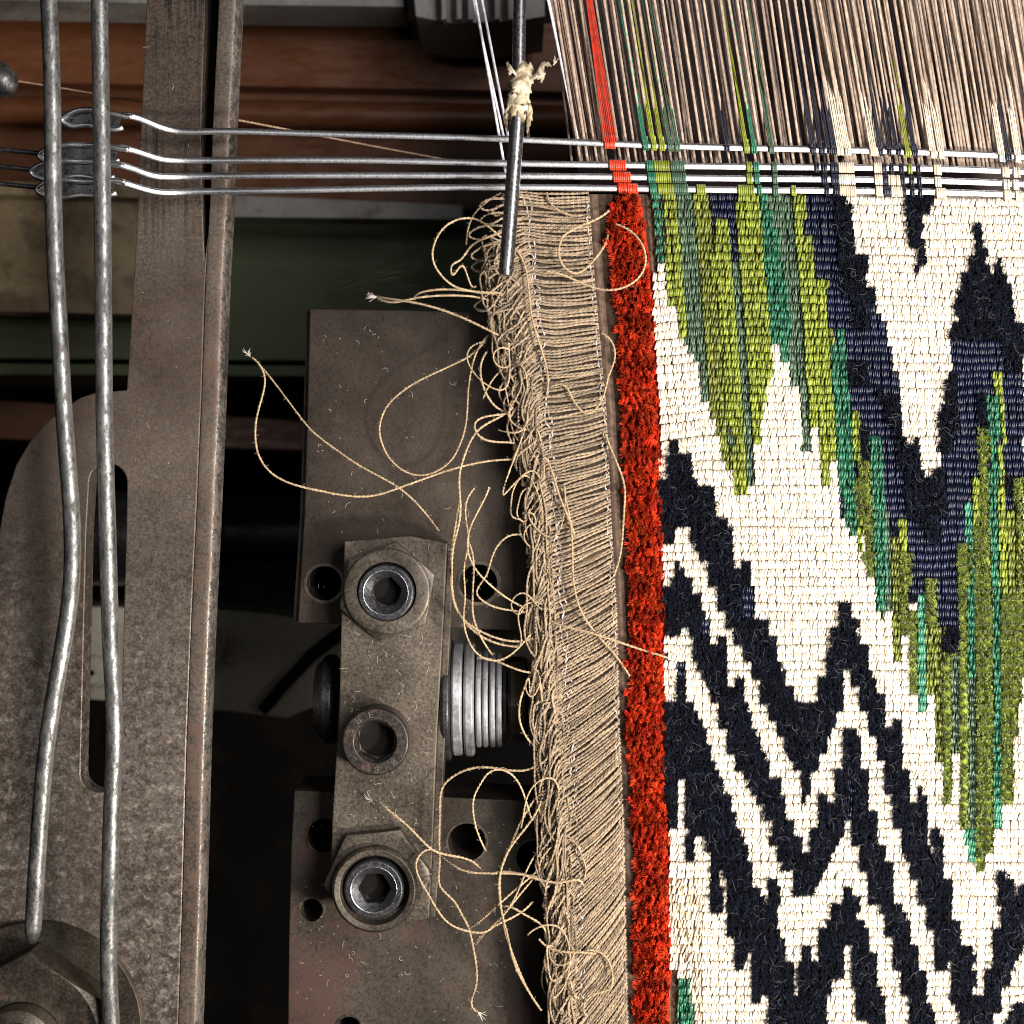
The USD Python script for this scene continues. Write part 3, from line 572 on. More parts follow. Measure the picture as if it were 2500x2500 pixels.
# navy, upper middle
reg('B', W2, (250, 400), (600, 400), (640, 640), (720, 700), (760, 1000), (770, 1095), (860, 1120), (880, 1450), (960, 1480), (980, 1710), (1060, 1760), (1075, 1932), (510, 1932), (480, 1385), (370, 1370), (340, 980), (260, 960))
reg('N', W2, (540, 690), (720, 700), (760, 1000), (770, 1095), (860, 1120), (880, 1450), (940, 1480), (960, 1600), (880, 1650), (900, 1932), (760, 1932), (700, 1600), (620, 1450), (590, 1200), (560, 1000))
reg('N', W2, (500, 500), (610, 500), (720, 700), (540, 700))
reg('B', W5, (40, -20), (600, -20), (640, 300), (660, 400), (710, 440), (740, 700), (745, 950), (760, 1080), (790, 1125), (850, 1115), (860, 1040), (920, 1050), (930, 1380), (960, 1440), (1000, 1480), (1030, 1440), (1110, 1390), (1095, 1170), (1090, 800), (1160, 780), (1150, 500), (1240, 450), (1220, 300), (1210, -20), (1932, -20), (1932, 1932), (200, 1932), (120, 1720), (100, 1310), (40, 700))
reg('N', W5, (520, 600), (740, 700), (745, 950), (760, 1080), (790, 1125), (850, 1115), (860, 1040), (920, 1050), (930, 1380), (960, 1440), (1000, 1480), (1030, 1440), (1110, 1390), (1150, 1420), (1200, 1600), (1190, 1932), (810, 1932), (750, 1500), (680, 1060), (560, 900))
reg('N', W5, (1095, 1170), (1090, 800), (1160, 780), (1150, 500), (1240, 450), (1300, 500), (1300, 900), (1220, 1250))
reg('N', W5, (1730, -20), (1932, -20), (1932, 430), (1730, 420)); reg('N', W5, (1740, 1430), (1932, 1430), (1932, 1500), (1740, 1700)); reg('N', W5, (1500, 680), (1590, 680), (1590, 1010), (1500, 1010))
reg('N', W5, (330, 1000), (420, 1000), (430, 1290), (340, 1290)); reg('N', W5, (220, 330), (420, 330), (420, 560), (240, 560))
rect('L', W5, -20, 0, 50, 500, 0, 65, 1310, 0, 100)
rect('T', W5, -20, 105, 190, 160, 105, 195, 170, 50, 210, 500, 65, 215, 510, 70, 240, 1300, 105, 280, 1932, 190, 310)
rect('L', W5, 790, 240, 340, 1290, 270, 350); rect('O', W5, 1280, 290, 440, 1400, 300, 470, 1932, 310, 480)
rect('T', W5, 1040, 420, 520, 1300, 430, 545, 1600, 460, 550, 1932, 480, 610)
rect('L', W5, 410, 1620, 1715, 690, 1630, 1725); rect('T', W5, 690, 1575, 1690, 1100, 1590, 1680, 1932, 1610, 1700); rect('L', W5, 690, 1690, 1740, 1932, 1690, 1755)
rect('O', W5, 1010, 1490, 1585, 1932, 1520, 1610); rect('L', W5, 1440, 1425, 1515, 1932, 1430, 1520); rect('S', W5, 1680, 1360, 1430, 1932, 1360, 1430)
rect('O', W5, 1480, 1830, 1940, 1932, 1840, 1940)
# greens and navy, right
reg('N', W6, (560, -20), (1420, -20), (1440, 240), (1310, 250), (1310, 1090), (1320, 1360), (970, 1360), (960, 780), (820, 880), (820, 390), (780, 370))
reg('B', W6, (600, -20), (800, -20), (790, 70), (1000, 70), (1020, 300), (1130, 300), (1130, -20), (1370, -20), (1370, 230), (1280, 240), (1290, 560), (1300, 1070), (1070, 1070), (1060, 590), (960, 590), (960, 760), (830, 760), (820, 390), (780, 370), (700, 70), (620, 230))
reg('G', W6, (470, -20), (620, -20), (650, 890), (540, 975), (465, 960), (470, 640))
rect('T', W6, -20, 200, 310, 215, 205, 310); rect('L', W6, -20, 310, 360, 190, 290, 360, 370, 285, 360); rect('O', W6, -20, 360, 470, 380, 365, 490, 630, 375, 490)
rect('T', W6, -20, 480, 560, 600, 480, 620, 960, 465, 560); rect('D', W6, 220, 620, 700, 890, 630, 720, 1390, 640, 730); rect('L', W6, 70, 690, 780, 380, 700, 780)
rect('O', W6, 380, 700, 825, 890, 715, 830, 900, 720, 920, 1170, 730, 930, 1180, 800, 930, 1750, 805, 900); rect('S', W6, 760, 880, 960, 1932, 890, 965)
rect('O', W6, 580, 965, 1070, 1080, 965, 1080); rect('D', W6, 1070, 970, 1160, 1740, 965, 1150, 1760, 1060, 1150, 1932, 1050, 1150)
rect('O', W6, 1360, 1140, 1240, 1932, 1140, 1240); rect('G', W6, 1360, 1240, 1310, 1932, 1240, 1315)
rect('O', W6, 240, 1290, 1400, 1932, 1305, 1400); rect('T', W6, 240, 1395, 1480, 1560, 1395, 1480); rect('G', W6, 1560, 1400, 1475, 1932, 1400, 1475)
rect('S', W6, -20, 1360, 1430, 240, 1360, 1430); rect('L', W6, -20, 1430, 1500, 70, 1430, 1500); rect('O', W6, 60, 1455, 1640, 1932, 1470, 1650); rect('O', W6, -20, 1500, 1620, 60, 1500, 1620)
rect('T', W6, -20, 1615, 1700, 1000, 1640, 1720, 1932, 1645, 1725); rect('L', W6, -20, 1690, 1760, 760, 1700, 1780); rect('D', W6, -20, 1760, 1880, 780, 1780, 1885)
rect('O', W6, -20, 1880, 1940, 1500, 1880, 1940, 1600, 1860, 1890); rect('O', W6, 770, 1720, 1885, 1550, 1720, 1940, 1932, 1720, 1880)
rect('D', W8, -20, 1050, 1150, 600, 1060, 1150); rect('O', W8, -20, 1140, 1240, 400, 1140, 1250, 950, 1130, 1230); rect('G', W8, -20, 1240, 1315, 450, 1240, 1310)
rect('O', W8, -20, 1300, 1405, 1215, 1285, 1410); rect('G', W8, -20, 1400, 1475, 1240, 1405, 1470); rect('S', W8, 1230, 1360, 1455, 1520, 1365, 1450)
rect('O', W8, -20, 1470, 1645, 1480, 1470, 1640, 1490, 1450, 1560, 1660, 1455, 1550); rect('T', W8, -20, 1645, 1715, 900, 1640, 1710); rect('S', W8, 880, 1635, 1705, 1200, 1635, 1700)
rect('O', W8, -20, 1715, 1870, 300, 1715, 1860, 400, 1715, 1830, 940, 1715, 1830)
# navy in the cream at the upper right
reg('N', W4, (755, 540), (1060, 540), (1060, 640), (1010, 690), (940, 760), (940, 1000), (975, 1080), (985, 1200), (880, 1280), (870, 1230), (905, 1180), (895, 1080), (800, 1050), (800, 900), (770, 700))
reg('N', W4, (1410, 825), (1500, 850), (1540, 920), (1530, 1000), (1560, 1110), (1570, 1260), (1640, 1280), (1660, 1180), (1725, 1190), (1735, 1360), (1800, 1400), (1820, 1540), (1840, 1700), (1880, 1800), (1940, 1830), (1940, 1932), (1200, 1932), (1290, 1850), (1280, 1720), (1240, 1600), (1320, 1500), (1320, 1330), (1390, 1290), (1380, 1160), (1470, 1120), (1450, 1040), (1460, 930), (1430, 890))
reg('N', W4, (1190, 1860), (1290, 1850), (1400, 1932), (1200, 1932))
# zigzags
reg('N', W3, (285, 1080), (370, 1080), (400, 1150), (380, 1190), (500, 1270), (470, 1320), (520, 1360), (510, 1470), (570, 1490), (580, 1560), (720, 1570), (750, 1690), (720, 1720), (760, 1800), (740, 1940), (190, 1940), (190, 1500), (280, 1480))
reg('N', W3, (780, 1850), (920, 1932), (770, 1940))
reg('N', W7, (225, 0), (730, 0), (730, 60), (790, 20), (900, 70), (910, 250), (930, 340), (900, 480), (990, 510), (980, 350), (1060, 430), (1090, 480), (1070, 600), (1090, 690), (1140, 690), (1150, 1000), (1270, 1040), (1260, 1100), (1290, 1180), (1330, 1220), (1340, 1310), (1370, 1400), (1410, 1480), (1420, 1640), (1490, 1700), (1500, 1800), (1560, 1830), (1600, 1840), (1640, 1840), (1740, 1820), (1740, 1580), (1810, 1560), (1810, 1340), (1890, 1330), (1880, 1090), (1940, 1080), (1940, 1940), (1280, 1940), (1280, 1830), (1190, 1800), (1190, 1600), (1110, 1570), (1100, 1420), (1020, 1390), (1010, 1240), (930, 1220), (930, 1080), (860, 1060), (860, 930), (770, 920), (770, 680), (670, 670), (670, 470), (590, 440), (590, 310), (510, 290), (510, 150), (410, 130), (350, 150), (350, 260), (230, 270))
reg('N', W7, (240, 680), (340, 650), (370, 590), (370, 480), (430, 480), (430, 590), (510, 640), (520, 740), (590, 760), (590, 910), (650, 930), (670, 1160), (680, 1250), (760, 1250), (770, 1160), (840, 1170), (850, 1560), (870, 1620), (930, 1670), (920, 1570), (1010, 1580), (1030, 1700), (1040, 1940), (770, 1940), (770, 1820), (690, 1800), (690, 1650), (600, 1610), (600, 1480), (510, 1440), (520, 1200), (500, 1130), (430, 1120), (380, 1160), (240, 1180))
reg('B', W7, (360, 1410), (440, 1410), (440, 1610), (360, 1610)); reg('N', W7, (360, 1600), (440, 1600), (440, 1760), (540, 1830), (530, 1940), (240, 1940), (250, 1840), (350, 1780))
reg('B', W7, (620, 1000), (670, 1000), (670, 1200), (610, 1200)); reg('B', W7, (1010, 690), (1140, 690), (1150, 990), (1020, 990))
reg('N', W9, (240, -10), (520, -10), (580, 130), (610, 200), (660, 300), (690, 390), (690, 500), (740, 630), (800, 690), (830, 870), (910, 930), (910, 1020), (960, 1060), (970, 1280), (1040, 1320), (1050, 1480), (1110, 1570), (1120, 1770), (1200, 1840), (1210, 1940), (880, 1940), (880, 1680), (800, 1640), (800, 1940), (720, 1940), (710, 1500), (690, 1400), (640, 1280), (560, 1270), (550, 1490), (475, 1490), (470, 690), (395, 690), (390, 1235), (300, 1230), (270, 900), (240, 400))
reg('N', W9, (770, -10), (1040, -10), (1100, 90), (1130, 320), (1200, 360), (1210, 500), (1280, 520), (1290, 680), (1370, 710), (1380, 860), (1440, 880), (1450, 1100), (1520, 1140), (1530, 1290), (1600, 1310), (1610, 1460), (1690, 1460), (1690, 1210), (1780, 1190), (1750, 960), (1750, 860), (1840, 950), (1940, 960), (1940, 1350), (1830, 1500), (1830, 1590), (1750, 1700), (1740, 1780), (1690, 1850), (1660, 1890), (1520, 1890), (1510, 1640), (1430, 1600), (1360, 1570), (1350, 1410), (1290, 1390), (1290, 1150), (1210, 1120), (1210, 960), (1130, 920), (1130, 790), (1050, 760), (1050, 630), (960, 610), (960, 490), (870, 470), (870, 210), (770, 200))
reg('N', W9, (1280, -10), (1910, -10), (1900, 230), (1830, 330), (1820, 430), (1750, 530), (1750, 600), (1680, 640), (1670, 860), (1610, 950), (1600, 690), (1530, 660), (1520, 530), (1440, 500), (1440, 340), (1350, 310), (1350, 180), (1280, 170))
reg('N', W9, (1275, 1715), (1350, 1725), (1380, 1780), (1390, 1870), (1360, 1940), (1275, 1940))
reg('N', W11, (480, -10), (960, -10), (970, 90), (1040, 140), (1050, 290), (1110, 380), (1120, 560), (1200, 640), (1200, 740), (1270, 760), (1275, 530), (1350, 550), (1390, 680), (1350, 740), (1380, 830), (1360, 930), (1380, 1080), (1420, 1120), (1420, 1340), (1510, 1380), (1490, 1480), (1520, 1560), (1500, 1620), (1560, 1680), (1575, 1180), (1670, 1190), (1690, 1320), (1740, 1330), (1740, 1010), (1820, 1000), (1830, 920), (1890, 900), (1890, 750), (1940, 750), (1940, 1480), (1890, 1500), (1880, 1620), (1820, 1640), (1820, 1940), (1260, 1940), (1260, 1650), (1200, 1660), (1180, 1730), (1110, 1730), (1100, 1220), (1070, 1240), (1060, 1340), (1030, 1380), (960, 1370), (950, 1080), (880, 1060), (880, 460), (800, 460), (800, 600), (830, 660), (820, 840), (740, 890), (720, 820), (710, 460), (690, 310), (640, 90), (550, 90), (550, 300), (480, 300))
reg('N', W6, (130, 830), (250, 890), (230, 960), (320, 1050), (300, 1130), (320, 1230), (400, 1300), (400, 1500), (470, 1600), (500, 1700), (570, 1740), (580, 1850), (575, 1940), (400, 1940), (330, 1870), (330, 1730), (250, 1620), (250, 1500), (180, 1500), (150, 1570), (160, 1870), (90, 1940), (-20, 1940), (-20, 1330), (60, 1330), (50, 1080), (130, 1080))
reg('N', W8, (400, -10), (590, -10), (570, 80), (560, 180), (650, 210), (640, 140), (720, 160), (740, 270), (720, 400), (730, 600), (790, 670), (810, 800), (830, 930), (870, 990), (880, 830), (960, 860), (970, 980), (980, 1050), (960, 1220), (970, 1380), (1040, 1420), (1040, 1240), (1150, 1290), (1160, 1380), (1140, 1480), (1150, 1680), (1200, 1720), (1220, 1940), (900, 1940), (900, 1700), (820, 1660), (810, 1500), (740, 1480), (740, 1250), (650, 1230), (660, 1000), (640, 900), (570, 890), (570, 650), (580, 560), (490, 560), (490, 290), (410, 290))
reg('N', W8, (150, 265), (250, 190), (310, 230), (320, 560), (410, 640), (420, 1060), (490, 1080), (500, 1390), (560, 1420), (580, 1570), (640, 1590), (650, 1880), (660, 1940), (400, 1940), (400, 1660), (330, 1640), (320, 1390), (250, 1370), (250, 1200), (260, 1120), (180, 1120), (170, 1200), (90, 1330), (80, 1440), (-20, 1620), (-20, 960), (100, 960), (90, 760), (80, 610), (170, 610), (170, 400))
reg('B', W8, (220, 760), (285, 760), (285, 1120), (220, 1120))
reg('N', W8, (1680, 1615), (1750, 1640), (1830, 1760), (1840, 1830), (1940, 1800), (1940, 1940), (1690, 1940))
reg('N', W10, (740, -10), (980, -10), (970, 230), (1040, 230), (1040, 40), (1150, 100), (1150, 480), (1210, 540), (1210, 880), (1290, 930), (1310, 1110), (1290, 1210), (1380, 1150), (1450, 1230), (1440, 1400), (1450, 1500), (1430, 1600), (1460, 1680), (1550, 1670), (1560, 1570), (1540, 1430), (1610, 1420), (1610, 1000), (1690, 1010), (1690, 430), (1750, 440), (1840, 600), (1830, 750), (1940, 740), (1940, 1200), (1880, 1220), (1860, 1330), (1780, 1420), (1770, 1560), (1710, 1640), (1690, 1790), (1620, 1820), (1620, 1940), (1290, 1940), (1290, 1800), (1220, 1750), (1220, 1350), (1150, 1380), (1050, 1420), (1040, 1120), (1060, 1020), (970, 990), (970, 740), (890, 740), (890, 480), (820, 460), (810, 310), (740, 290))
reg('N', W10, (1750, 1940), (1860, 1740), (1940, 1750), (1940, 1940))
reg('N', W10, (320, -10), (320, 200), (330, 460), (400, 480), (400, 700), (490, 720), (500, 800), (570, 820), (570, 1040), (650, 1060), (650, 1380), (720, 1410), (730, 1650), (790, 1660), (800, 1940), (1050, 1940), (1040, 1800), (970, 1700), (960, 1440), (890, 1400), (890, 1160), (810, 1140), (800, 890), (730, 870), (730, 740), (650, 730), (640, 390), (580, 380), (570, 230), (500, 200), (490, -10))
reg('N', W10, (160, 600), (200, 600), (330, 740), (300, 850), (310, 930), (410, 970), (400, 1190), (480, 1230), (490, 1550), (560, 1640), (560, 1940), (300, 1940), (290, 1560), (230, 1550), (240, 1200), (170, 1190), (160, 1470), (60, 1500), (70, 1590), (-10, 1620), (-10, 930), (70, 930), (70, 750), (150, 750))
reg('N', W10, (-10, -10), (170, -10), (170, 90), (80, 190), (80, 260), (-10, 400))
# cut cream and the green tuft at the bottom left
reg('E', W11, (310, 480), (560, 480), (640, 900), (620, 1500), (640, 1940), (540, 1940), (480, 1480), (380, 1420), (300, 1330))
reg('K', W11, (240, 1340), (380, 1400), (400, 1480), (380, 1940), (240, 1940))
rect('T', W11, 1485, 385, 490, 1700, 385, 500, 1730, 385, 545, 1940, 380, 545)

LEFT = ([300, 465, 560, 640, 820, 1040, 1200, 1500, 1900, 2200, 2560], [1580, 1586, 1592, 1598, 1594, 1608, 1612, 1624, 1626, 1636, 1632])
PITCH_X, PITCH_Y, U0, V0 = 10.15, 20.4, 1595.0, 482.0
NC, NR = 95, 102
def cloth_xy(u, v):
    px = u + np.interp(v, [300, 465, 640, 820, 1000, 1250, 1500, 1750, 2600], [-77, -63, -48, -33, -21, -6, 0, 3, 2])
    bump = np.interp(v, [480, 640, 760, 1100, 1250], [0, .8, 1, 1, 0])
    return px, v + 0.13 * np.maximum(0, 1720 - px) * bump + 0.02 * (px - 1700) * np.clip((1200 - v) / 600, 0, 1)
ii, jj = np.meshgrid(np.arange(NC), np.arange(NR))
cu, cv = U0 + ii * PITCH_X, V0 + jj * PITCH_Y
cx, cy = cloth_xy(cu, cv)
flat = np.stack([cu / 90, cv / 70, cu * 0], -1)
cx = cx + np.where(ii % 2 == 0, 0.8, -0.8) + 5 * (meshkit.fbm(flat, 3, 31) - .5); cy = cy + 9 * (meshkit.fbm(flat * [1, .6, 1], 3, 47) - .5) + np.random.default_rng(8).normal(0, .9, (NR, 1))
cls = np.full(cx.shape, 'C')
for c, poly in REG:
    cls[contains_xy(poly, cx.ravel(), cy.ravel()).reshape(cx.shape)] = c
cls[(cx < np.interp(cy, *LEFT)) | (cx > 2560)] = '-'
cls[cls == 'K'] = '-'

COL = {'C': (0.79, 0.71, 0.575), 'E': (0.72, 0.615, 0.46), 'N': (0.0078, 0.0098, 0.0195), 'B': (0.0080, 0.0115, 0.0310), 'L': (0.20, 0.245, 0.022), 'T': (0.020, 0.130, 0.066), 'S': (0.040, 0.19, 0.11),
       'G': (0.060, 0.105, 0.058), 'D': (0.125, 0.14, 0.018), 'O': (0.235, 0.29, 0.042)}
def place(base, off):
    """base (n,2) drawing points, off (n,m,3) offsets in drawing units -> world (n*m,3)."""
    return P(base[:, None, 0] + off[..., 0], base[:, None, 1] + off[..., 1], off[..., 2] * U * 1000).reshape(-1, 3)
def loops(xy, color, r=3.05, h=13.0, per=2, lean=1.6, half=8.8, sp=.94, jit=1.0, var=0.06, seed=0):
    """Uncut loops: per strands in each cell, each an arch along the warp."""
    g = np.random.default_rng(seed); n = len(xy)
    S, K = 7, 6
    s = np.linspace(0, np.pi, S)
    base = np.repeat(xy, per, 0); m = len(base)
    dx = np.tile((np.arange(per) - (per - 1) / 2) * PITCH_X / per * sp, n) + g.normal(0, .5 * jit, m)
    hh = h * (1 + g.normal(0, .09 * jit, m)); ln = lean * (1 + g.normal(0, .5, m)); hf = half * (1 + g.normal(0, .04, m)); dy = g.normal(0, .7 * jit, m)
    ax = ln[:, None] * np.cos(s)[None]; ay = -hf[:, None] * np.cos(s)[None]; az = hh[:, None] * np.sin(s)[None] ** .75 - 1.5
    ang = np.arange(K) * 2 * np.pi / K
    ny, nz = -np.cos(s), np.sin(s)
    rr = r * (1 + g.normal(0, .06, m))
    ox = dx[:, None, None] + ax[..., None] + rr[:, None, None] * np.cos(ang)
    oy = dy[:, None, None] + ay[..., None] + (rr[:, None, None] * .9 * np.sin(ang)) * ny[None, :, None]
    oz = az[..., None] + (rr[:, None, None] * .9 * np.sin(ang)) * nz[None, :, None]
    v = place(base, np.stack([ox, oy, oz], -1).reshape(m, S * K, 3))
    i, j = np.meshgrid(np.arange(S - 1), np.arange(K), indexing='ij')
    q = np.stack([i * K + j, i * K + (j + 1) % K, (i + 1) * K + (j + 1) % K, (i + 1) * K + j], -1).reshape(-1, 4)
    f1 = np.vstack([q[:, [0, 1, 2]], q[:, [0, 2, 3]]])
    f = (f1[None] + (np.arange(m) * S * K)[:, None, None]).reshape(-1, 3)
    c = np.repeat(color if np.ndim(color) == 2 else np.tile(color, (n, 1)), per, 0) * (1 + g.normal(0, var, (m, 1)))
    return v, f, np.repeat(c, S * K, 0)
def pile(xy, color, tufts=4, blades=9, h=22.0, r=1.35, spread=7.0, base=4.5, var=0.15, seed=0, lean=(0, 0), cell=True):
    """Cut pile: tufts of tapered fibres that fan out."""
    g = np.random.default_rng(seed); n = len(xy)
    t = np.repeat(xy, tufts, 0)
    if cell: t = t + np.stack([np.tile((np.arange(tufts) - (tufts - 1) / 2) * PITCH_X / tufts * .86, n), np.zeros(n * tufts)], -1) + g.normal(0, 1.6, (n * tufts, 2))
    cc = np.repeat(color if np.ndim(color) == 2 else np.tile(color, (n, 1)), tufts, 0) * (1 + g.normal(0, var * .7, (n * tufts, 1)))
    b = np.repeat(t, blades, 0); m = len(b); cc = np.repeat(cc, blades, 0) * (1 + g.normal(0, var, (m, 1)))
    tl = np.repeat(g.normal(0, 2.5, (n * tufts, 2)), blades, 0)
    b0 = np.stack([g.normal(0, 1.8, m), g.normal(0, base * .6, m)], -1)
    d = tl + np.stack([g.normal(lean[0], spread * .55, m), g.normal(lean[1], spread, m)], -1)
    hh = np.repeat(np.broadcast_to(h, n), tufts * blades) * (1 + g.normal(0, .16, m))
    K = 3; ang = np.arange(K) * 2 * np.pi / K + g.uniform(0, 6, (m, 1))
    rings = []
    for s, rad in ((0, 1.0), (.55, 1.0)):
        ctr = np.stack([b0[:, 0] + d[:, 0] * s ** 1.6, b0[:, 1] + d[:, 1] * s ** 1.6, hh * s - 1], -1)
        rings.append(ctr[:, None] + r * rad * np.stack([np.cos(ang), np.sin(ang), 0 * ang], -1))
    tip = np.stack([b0[:, 0] + d[:, 0], b0[:, 1] + d[:, 1], hh - 1], -1)
    off = np.concatenate([rings[0], rings[1], tip[:, None]], 1)
    v = place(b, off)
    f1 = np.array([[0, 1, 4], [0, 4, 3], [1, 2, 5], [1, 5, 4], [2, 0, 3], [2, 3, 5], [3, 4, 6], [4, 5, 6], [5, 3, 6]])
    f = (f1[None] + (np.arange(m) * 7)[:, None, None]).reshape(-1, 3)
    return v, f, np.repeat(np.clip(cc, 0, 1), 7, 0)

cloth = thing('patterned_cloth', 'woven cloth with cream ground, navy zigzags, green flames and a red edge stripe', 'cloth')
FAM = {'cream': 'CE', 'navy': 'NB', 'green': 'LTSGDO'}
NAMES = {('cream', 'C'): ('cream_loops', 'cream_wool'), ('cream', 'E'): ('cream_pile', 'cream_wool'), ('navy', 'N'): ('navy_pile', 'cut_wool'), ('navy', 'B'): ('navy_loops', 'navy_yarn'),
         ('green', 'L'): ('lime_loops', 'shiny_yarn'), ('green', 'T'): ('teal_loops', 'shiny_yarn'), ('green', 'S'): ('pale_teal_loops', 'shiny_yarn'), ('green', 'G'): ('grey_green_loops', 'shiny_yarn'), ('green', 'D'): ('dark_olive_loops', 'shiny_yarn'), ('green', 'O'): ('olive_pile', 'cut_silk')}
seed = 100
pile_xy = []
for fam, cs in FAM.items():
    lab, n = ndimage.label(np.isin(cls, list(cs)))
    for k in range(1, n + 1):
        for c in cs:
            m = (lab == k) & (cls == c)
            if not m.any(): continue
            xy = np.stack([cx[m], cy[m]], -1); seed += 1
            if c == 'C': v, f, col = loops(xy, COL[c], seed=seed)
            elif c == 'E': v, f, col = loops(xy, COL[c], 2.7, 11, 2, 2.0, half=9.0, jit=2.6, var=.10, seed=seed)
            elif c == 'N':
                v, f, col = pile(xy, COL[c], 3, 13, 25, 1.45, 7.5, var=.4, seed=seed); pile_xy.append(xy)
            elif c == 'B': v, f, col = loops(xy, COL[c], 2.3, 10, 2, .8, half=8.4, jit=1.5, var=.2, seed=seed)
            elif c == 'O': v, f, col = pile(xy, COL[c], 3, 11, 24, 1.8, 3.6, base=2.6, var=.14, seed=seed)
            elif c == 'L': v, f, col = loops(xy, COL[c], 2.8, 17, 2, 0.9, half=8.2, jit=2.0, var=.22, seed=seed)
            elif c == 'S': v, f, col = loops(xy, COL[c], 2.8, 11, 2, 1.2, half=8.4, jit=1.8, var=.16, seed=seed)
            elif c == 'T': v, f, col = loops(xy, COL[c], 2.6, 14, 2, 0.9, half=8.0, jit=2.4, var=.22, seed=seed)
            elif c == 'G': v, f, col = loops(xy, COL[c], 2.3, 7.5, 2, .7, half=8.2, jit=2.4, var=.28, seed=seed)
            elif c == 'D':
                g = np.random.default_rng(seed); cc = np.where(g.random((len(xy), 1)) < .3, np.array([COL['L']]) * .8, np.array([COL['D']]))
                v, f, col = loops(xy, cc, 2.6, 11, 2, .9, half=8.0, jit=2.6, var=.25, seed=seed)
            nm, mt = NAMES[fam, c]
            tag(define(nm, v, f, mt, cloth, normals(v, f) if c not in 'NO' else None, col), kind='stuff')

# loops of pile yarn that pass over the steel wires
OVER = [  # wire, colour, spans in W1 (x/4+1440) or W2 (x/4+1900) or W4 (x/4+2017)
 (RED, 1440, [(140, 250), (190, 350), (230, 400), (275, 470)]), (TEAL, 1440, [(520, 572), (550, 622), (566, 640), (585, 655)]),
 (LIME, 1440, [(602, 652), (632, 700), (640, 715), (660, 740)]), (LIME, 1440, [(680, 735), (700, 772), (715, 790), (740, 818)]),
 (GREY, 1440, [(762, 812), (790, 855), (800, 870), (820, 890)]), (GREY, 1440, [(830, 882), (855, 925), (870, 940), (890, 960)]),
 (NAVY, 1440, [(1322, 1368), None, None, None]), (LIME, 1440, [(1505, 1555), (1528, 1585), (1532, 1588), (1450, 1605)]), (LIME, 1440, [None, None, None, (1045, 1130)]),
 (TEAL, 1440, [(1575, 1630), (1600, 1650), (1610, 1658), (1640, 1680)]), (GREY, 1440, [(1750, 1805), (1780, 1830), (1785, 1835), (1790, 1840)]),
 (LIME, 1900, [None, None, None, (125, 175)]), (NAVY, 1900, [(320, 372), (360, 400), None, None]), (NAVY, 1900, [(405, 452), (430, 480), (430, 480), (455, 500)]), (NAVY, 1900, [(490, 560), (515, 580), (525, 590), (545, 598)]),
 (CREAM, 1900, [(570, 638), (588, 665), (592, 670), (600, 680)]), (CREAM, 1900, [(650, 712), (665, 740), (670, 750), (680, 760)]), (CREAM, 1900, [(900, 972), (930, 1012), (942, 1022), (955, 1022)]),
 (NAVY, 1900, [(985, 1030), (1012, 1060), (1030, 1080), (1035, 1100)]), (NAVY, 1900, [(1070, 1110), (1095, 1130), None, None]), (NAVY, 1900, [(1160, 1205), (1185, 1230), (1195, 1240), (1212, 1255)]), (LIME, 1900, [(1240, 1298), (1265, 1310), None, None]), (NAVY, 1900, [(1315, 1362), (1350, 1392), (1290, 1330), (1300, 1335)]), (NAVY, 1900, [None, None, (1365, 1402), (1375, 1410)]),
 (CREAM, 1900, [None, None, (1072, 1190), (1102, 1210)]), (CREAM, 1900, [(1490, 1542), (1522, 1592), (1530, 1592), (1545, 1600)]), (CREAM, 1900, [(1568, 1622), None, None, (1590, 1640)]),
 (CREAM, 2017, [(1690, 1742), (1722, 1790), (1730, 1790), (1740, 1810)]), (NAVY, 2017, [(1755, 1812), None, None, None]), (CREAM, 2017, [(1850, 1900), (1830, 1890), (1830, 1880), (1850, 1910)])]
vs, fs, cs_, off = {}, {}, {}, {}
for color, ox, spans in OVER:
    for w, sp in enumerate(spans):
        if sp is None: continue
        x0, x1 = ox + sp[0] / 4, ox + sp[1] / 4
        n = max(2, round((x1 - x0) / 4.6))
        key = {RED: 'red', TEAL: 'teal', LIME: 'lime', GREY: 'grey_green', NAVY: 'navy', CREAM: 'cream'}[color]
        for k in range(n):
            x = x0 + (k + .5) * (x1 - x0) / n + rng.normal(0, .3); yc = wire_y(w, x)
            gap = (wire_y(w + 1, x) - yc) if w < 3 else 22
            lo = min(gap * .5, 17)
            s = np.linspace(-.15 * np.pi, 1.12 * np.pi, 9)
            R_ = WR + 2.0
            q = np.stack([x + np.linspace(-1.5, 1.5, 9) + rng.normal(0, .25), yc - R_ * np.cos(s) * np.where(np.abs(np.cos(s)) > .8, 1.08, 1), WZ + R_ * np.sin(s) * U * 1000], -1)
            if w == 0: q[0] = (x - 2.5, yc - 22, 1.6)
            v, f = tube(P(q[:, 0], q[:, 1], q[:, 2]), 2.5 * U, 6, cap=False)
            o_ = off.get(key, 0)
            vs.setdefault(key, []).append(v); fs.setdefault(key, []).append(f + o_); off[key] = o_ + len(v)
            cs_.setdefault(key, []).append(np.tile(np.array(color) * (1 + rng.normal(0, .08)), (len(v), 1)))
for key in vs:
    v, f, c = np.vstack(vs[key]), np.vstack(fs[key]), np.vstack(cs_[key])
    tag(define(key + '_wire_loops', v, f, 'shiny_yarn' if key not in ('cream',) else 'cream_wool', cloth, normals(v, f), c), kind='stuff')

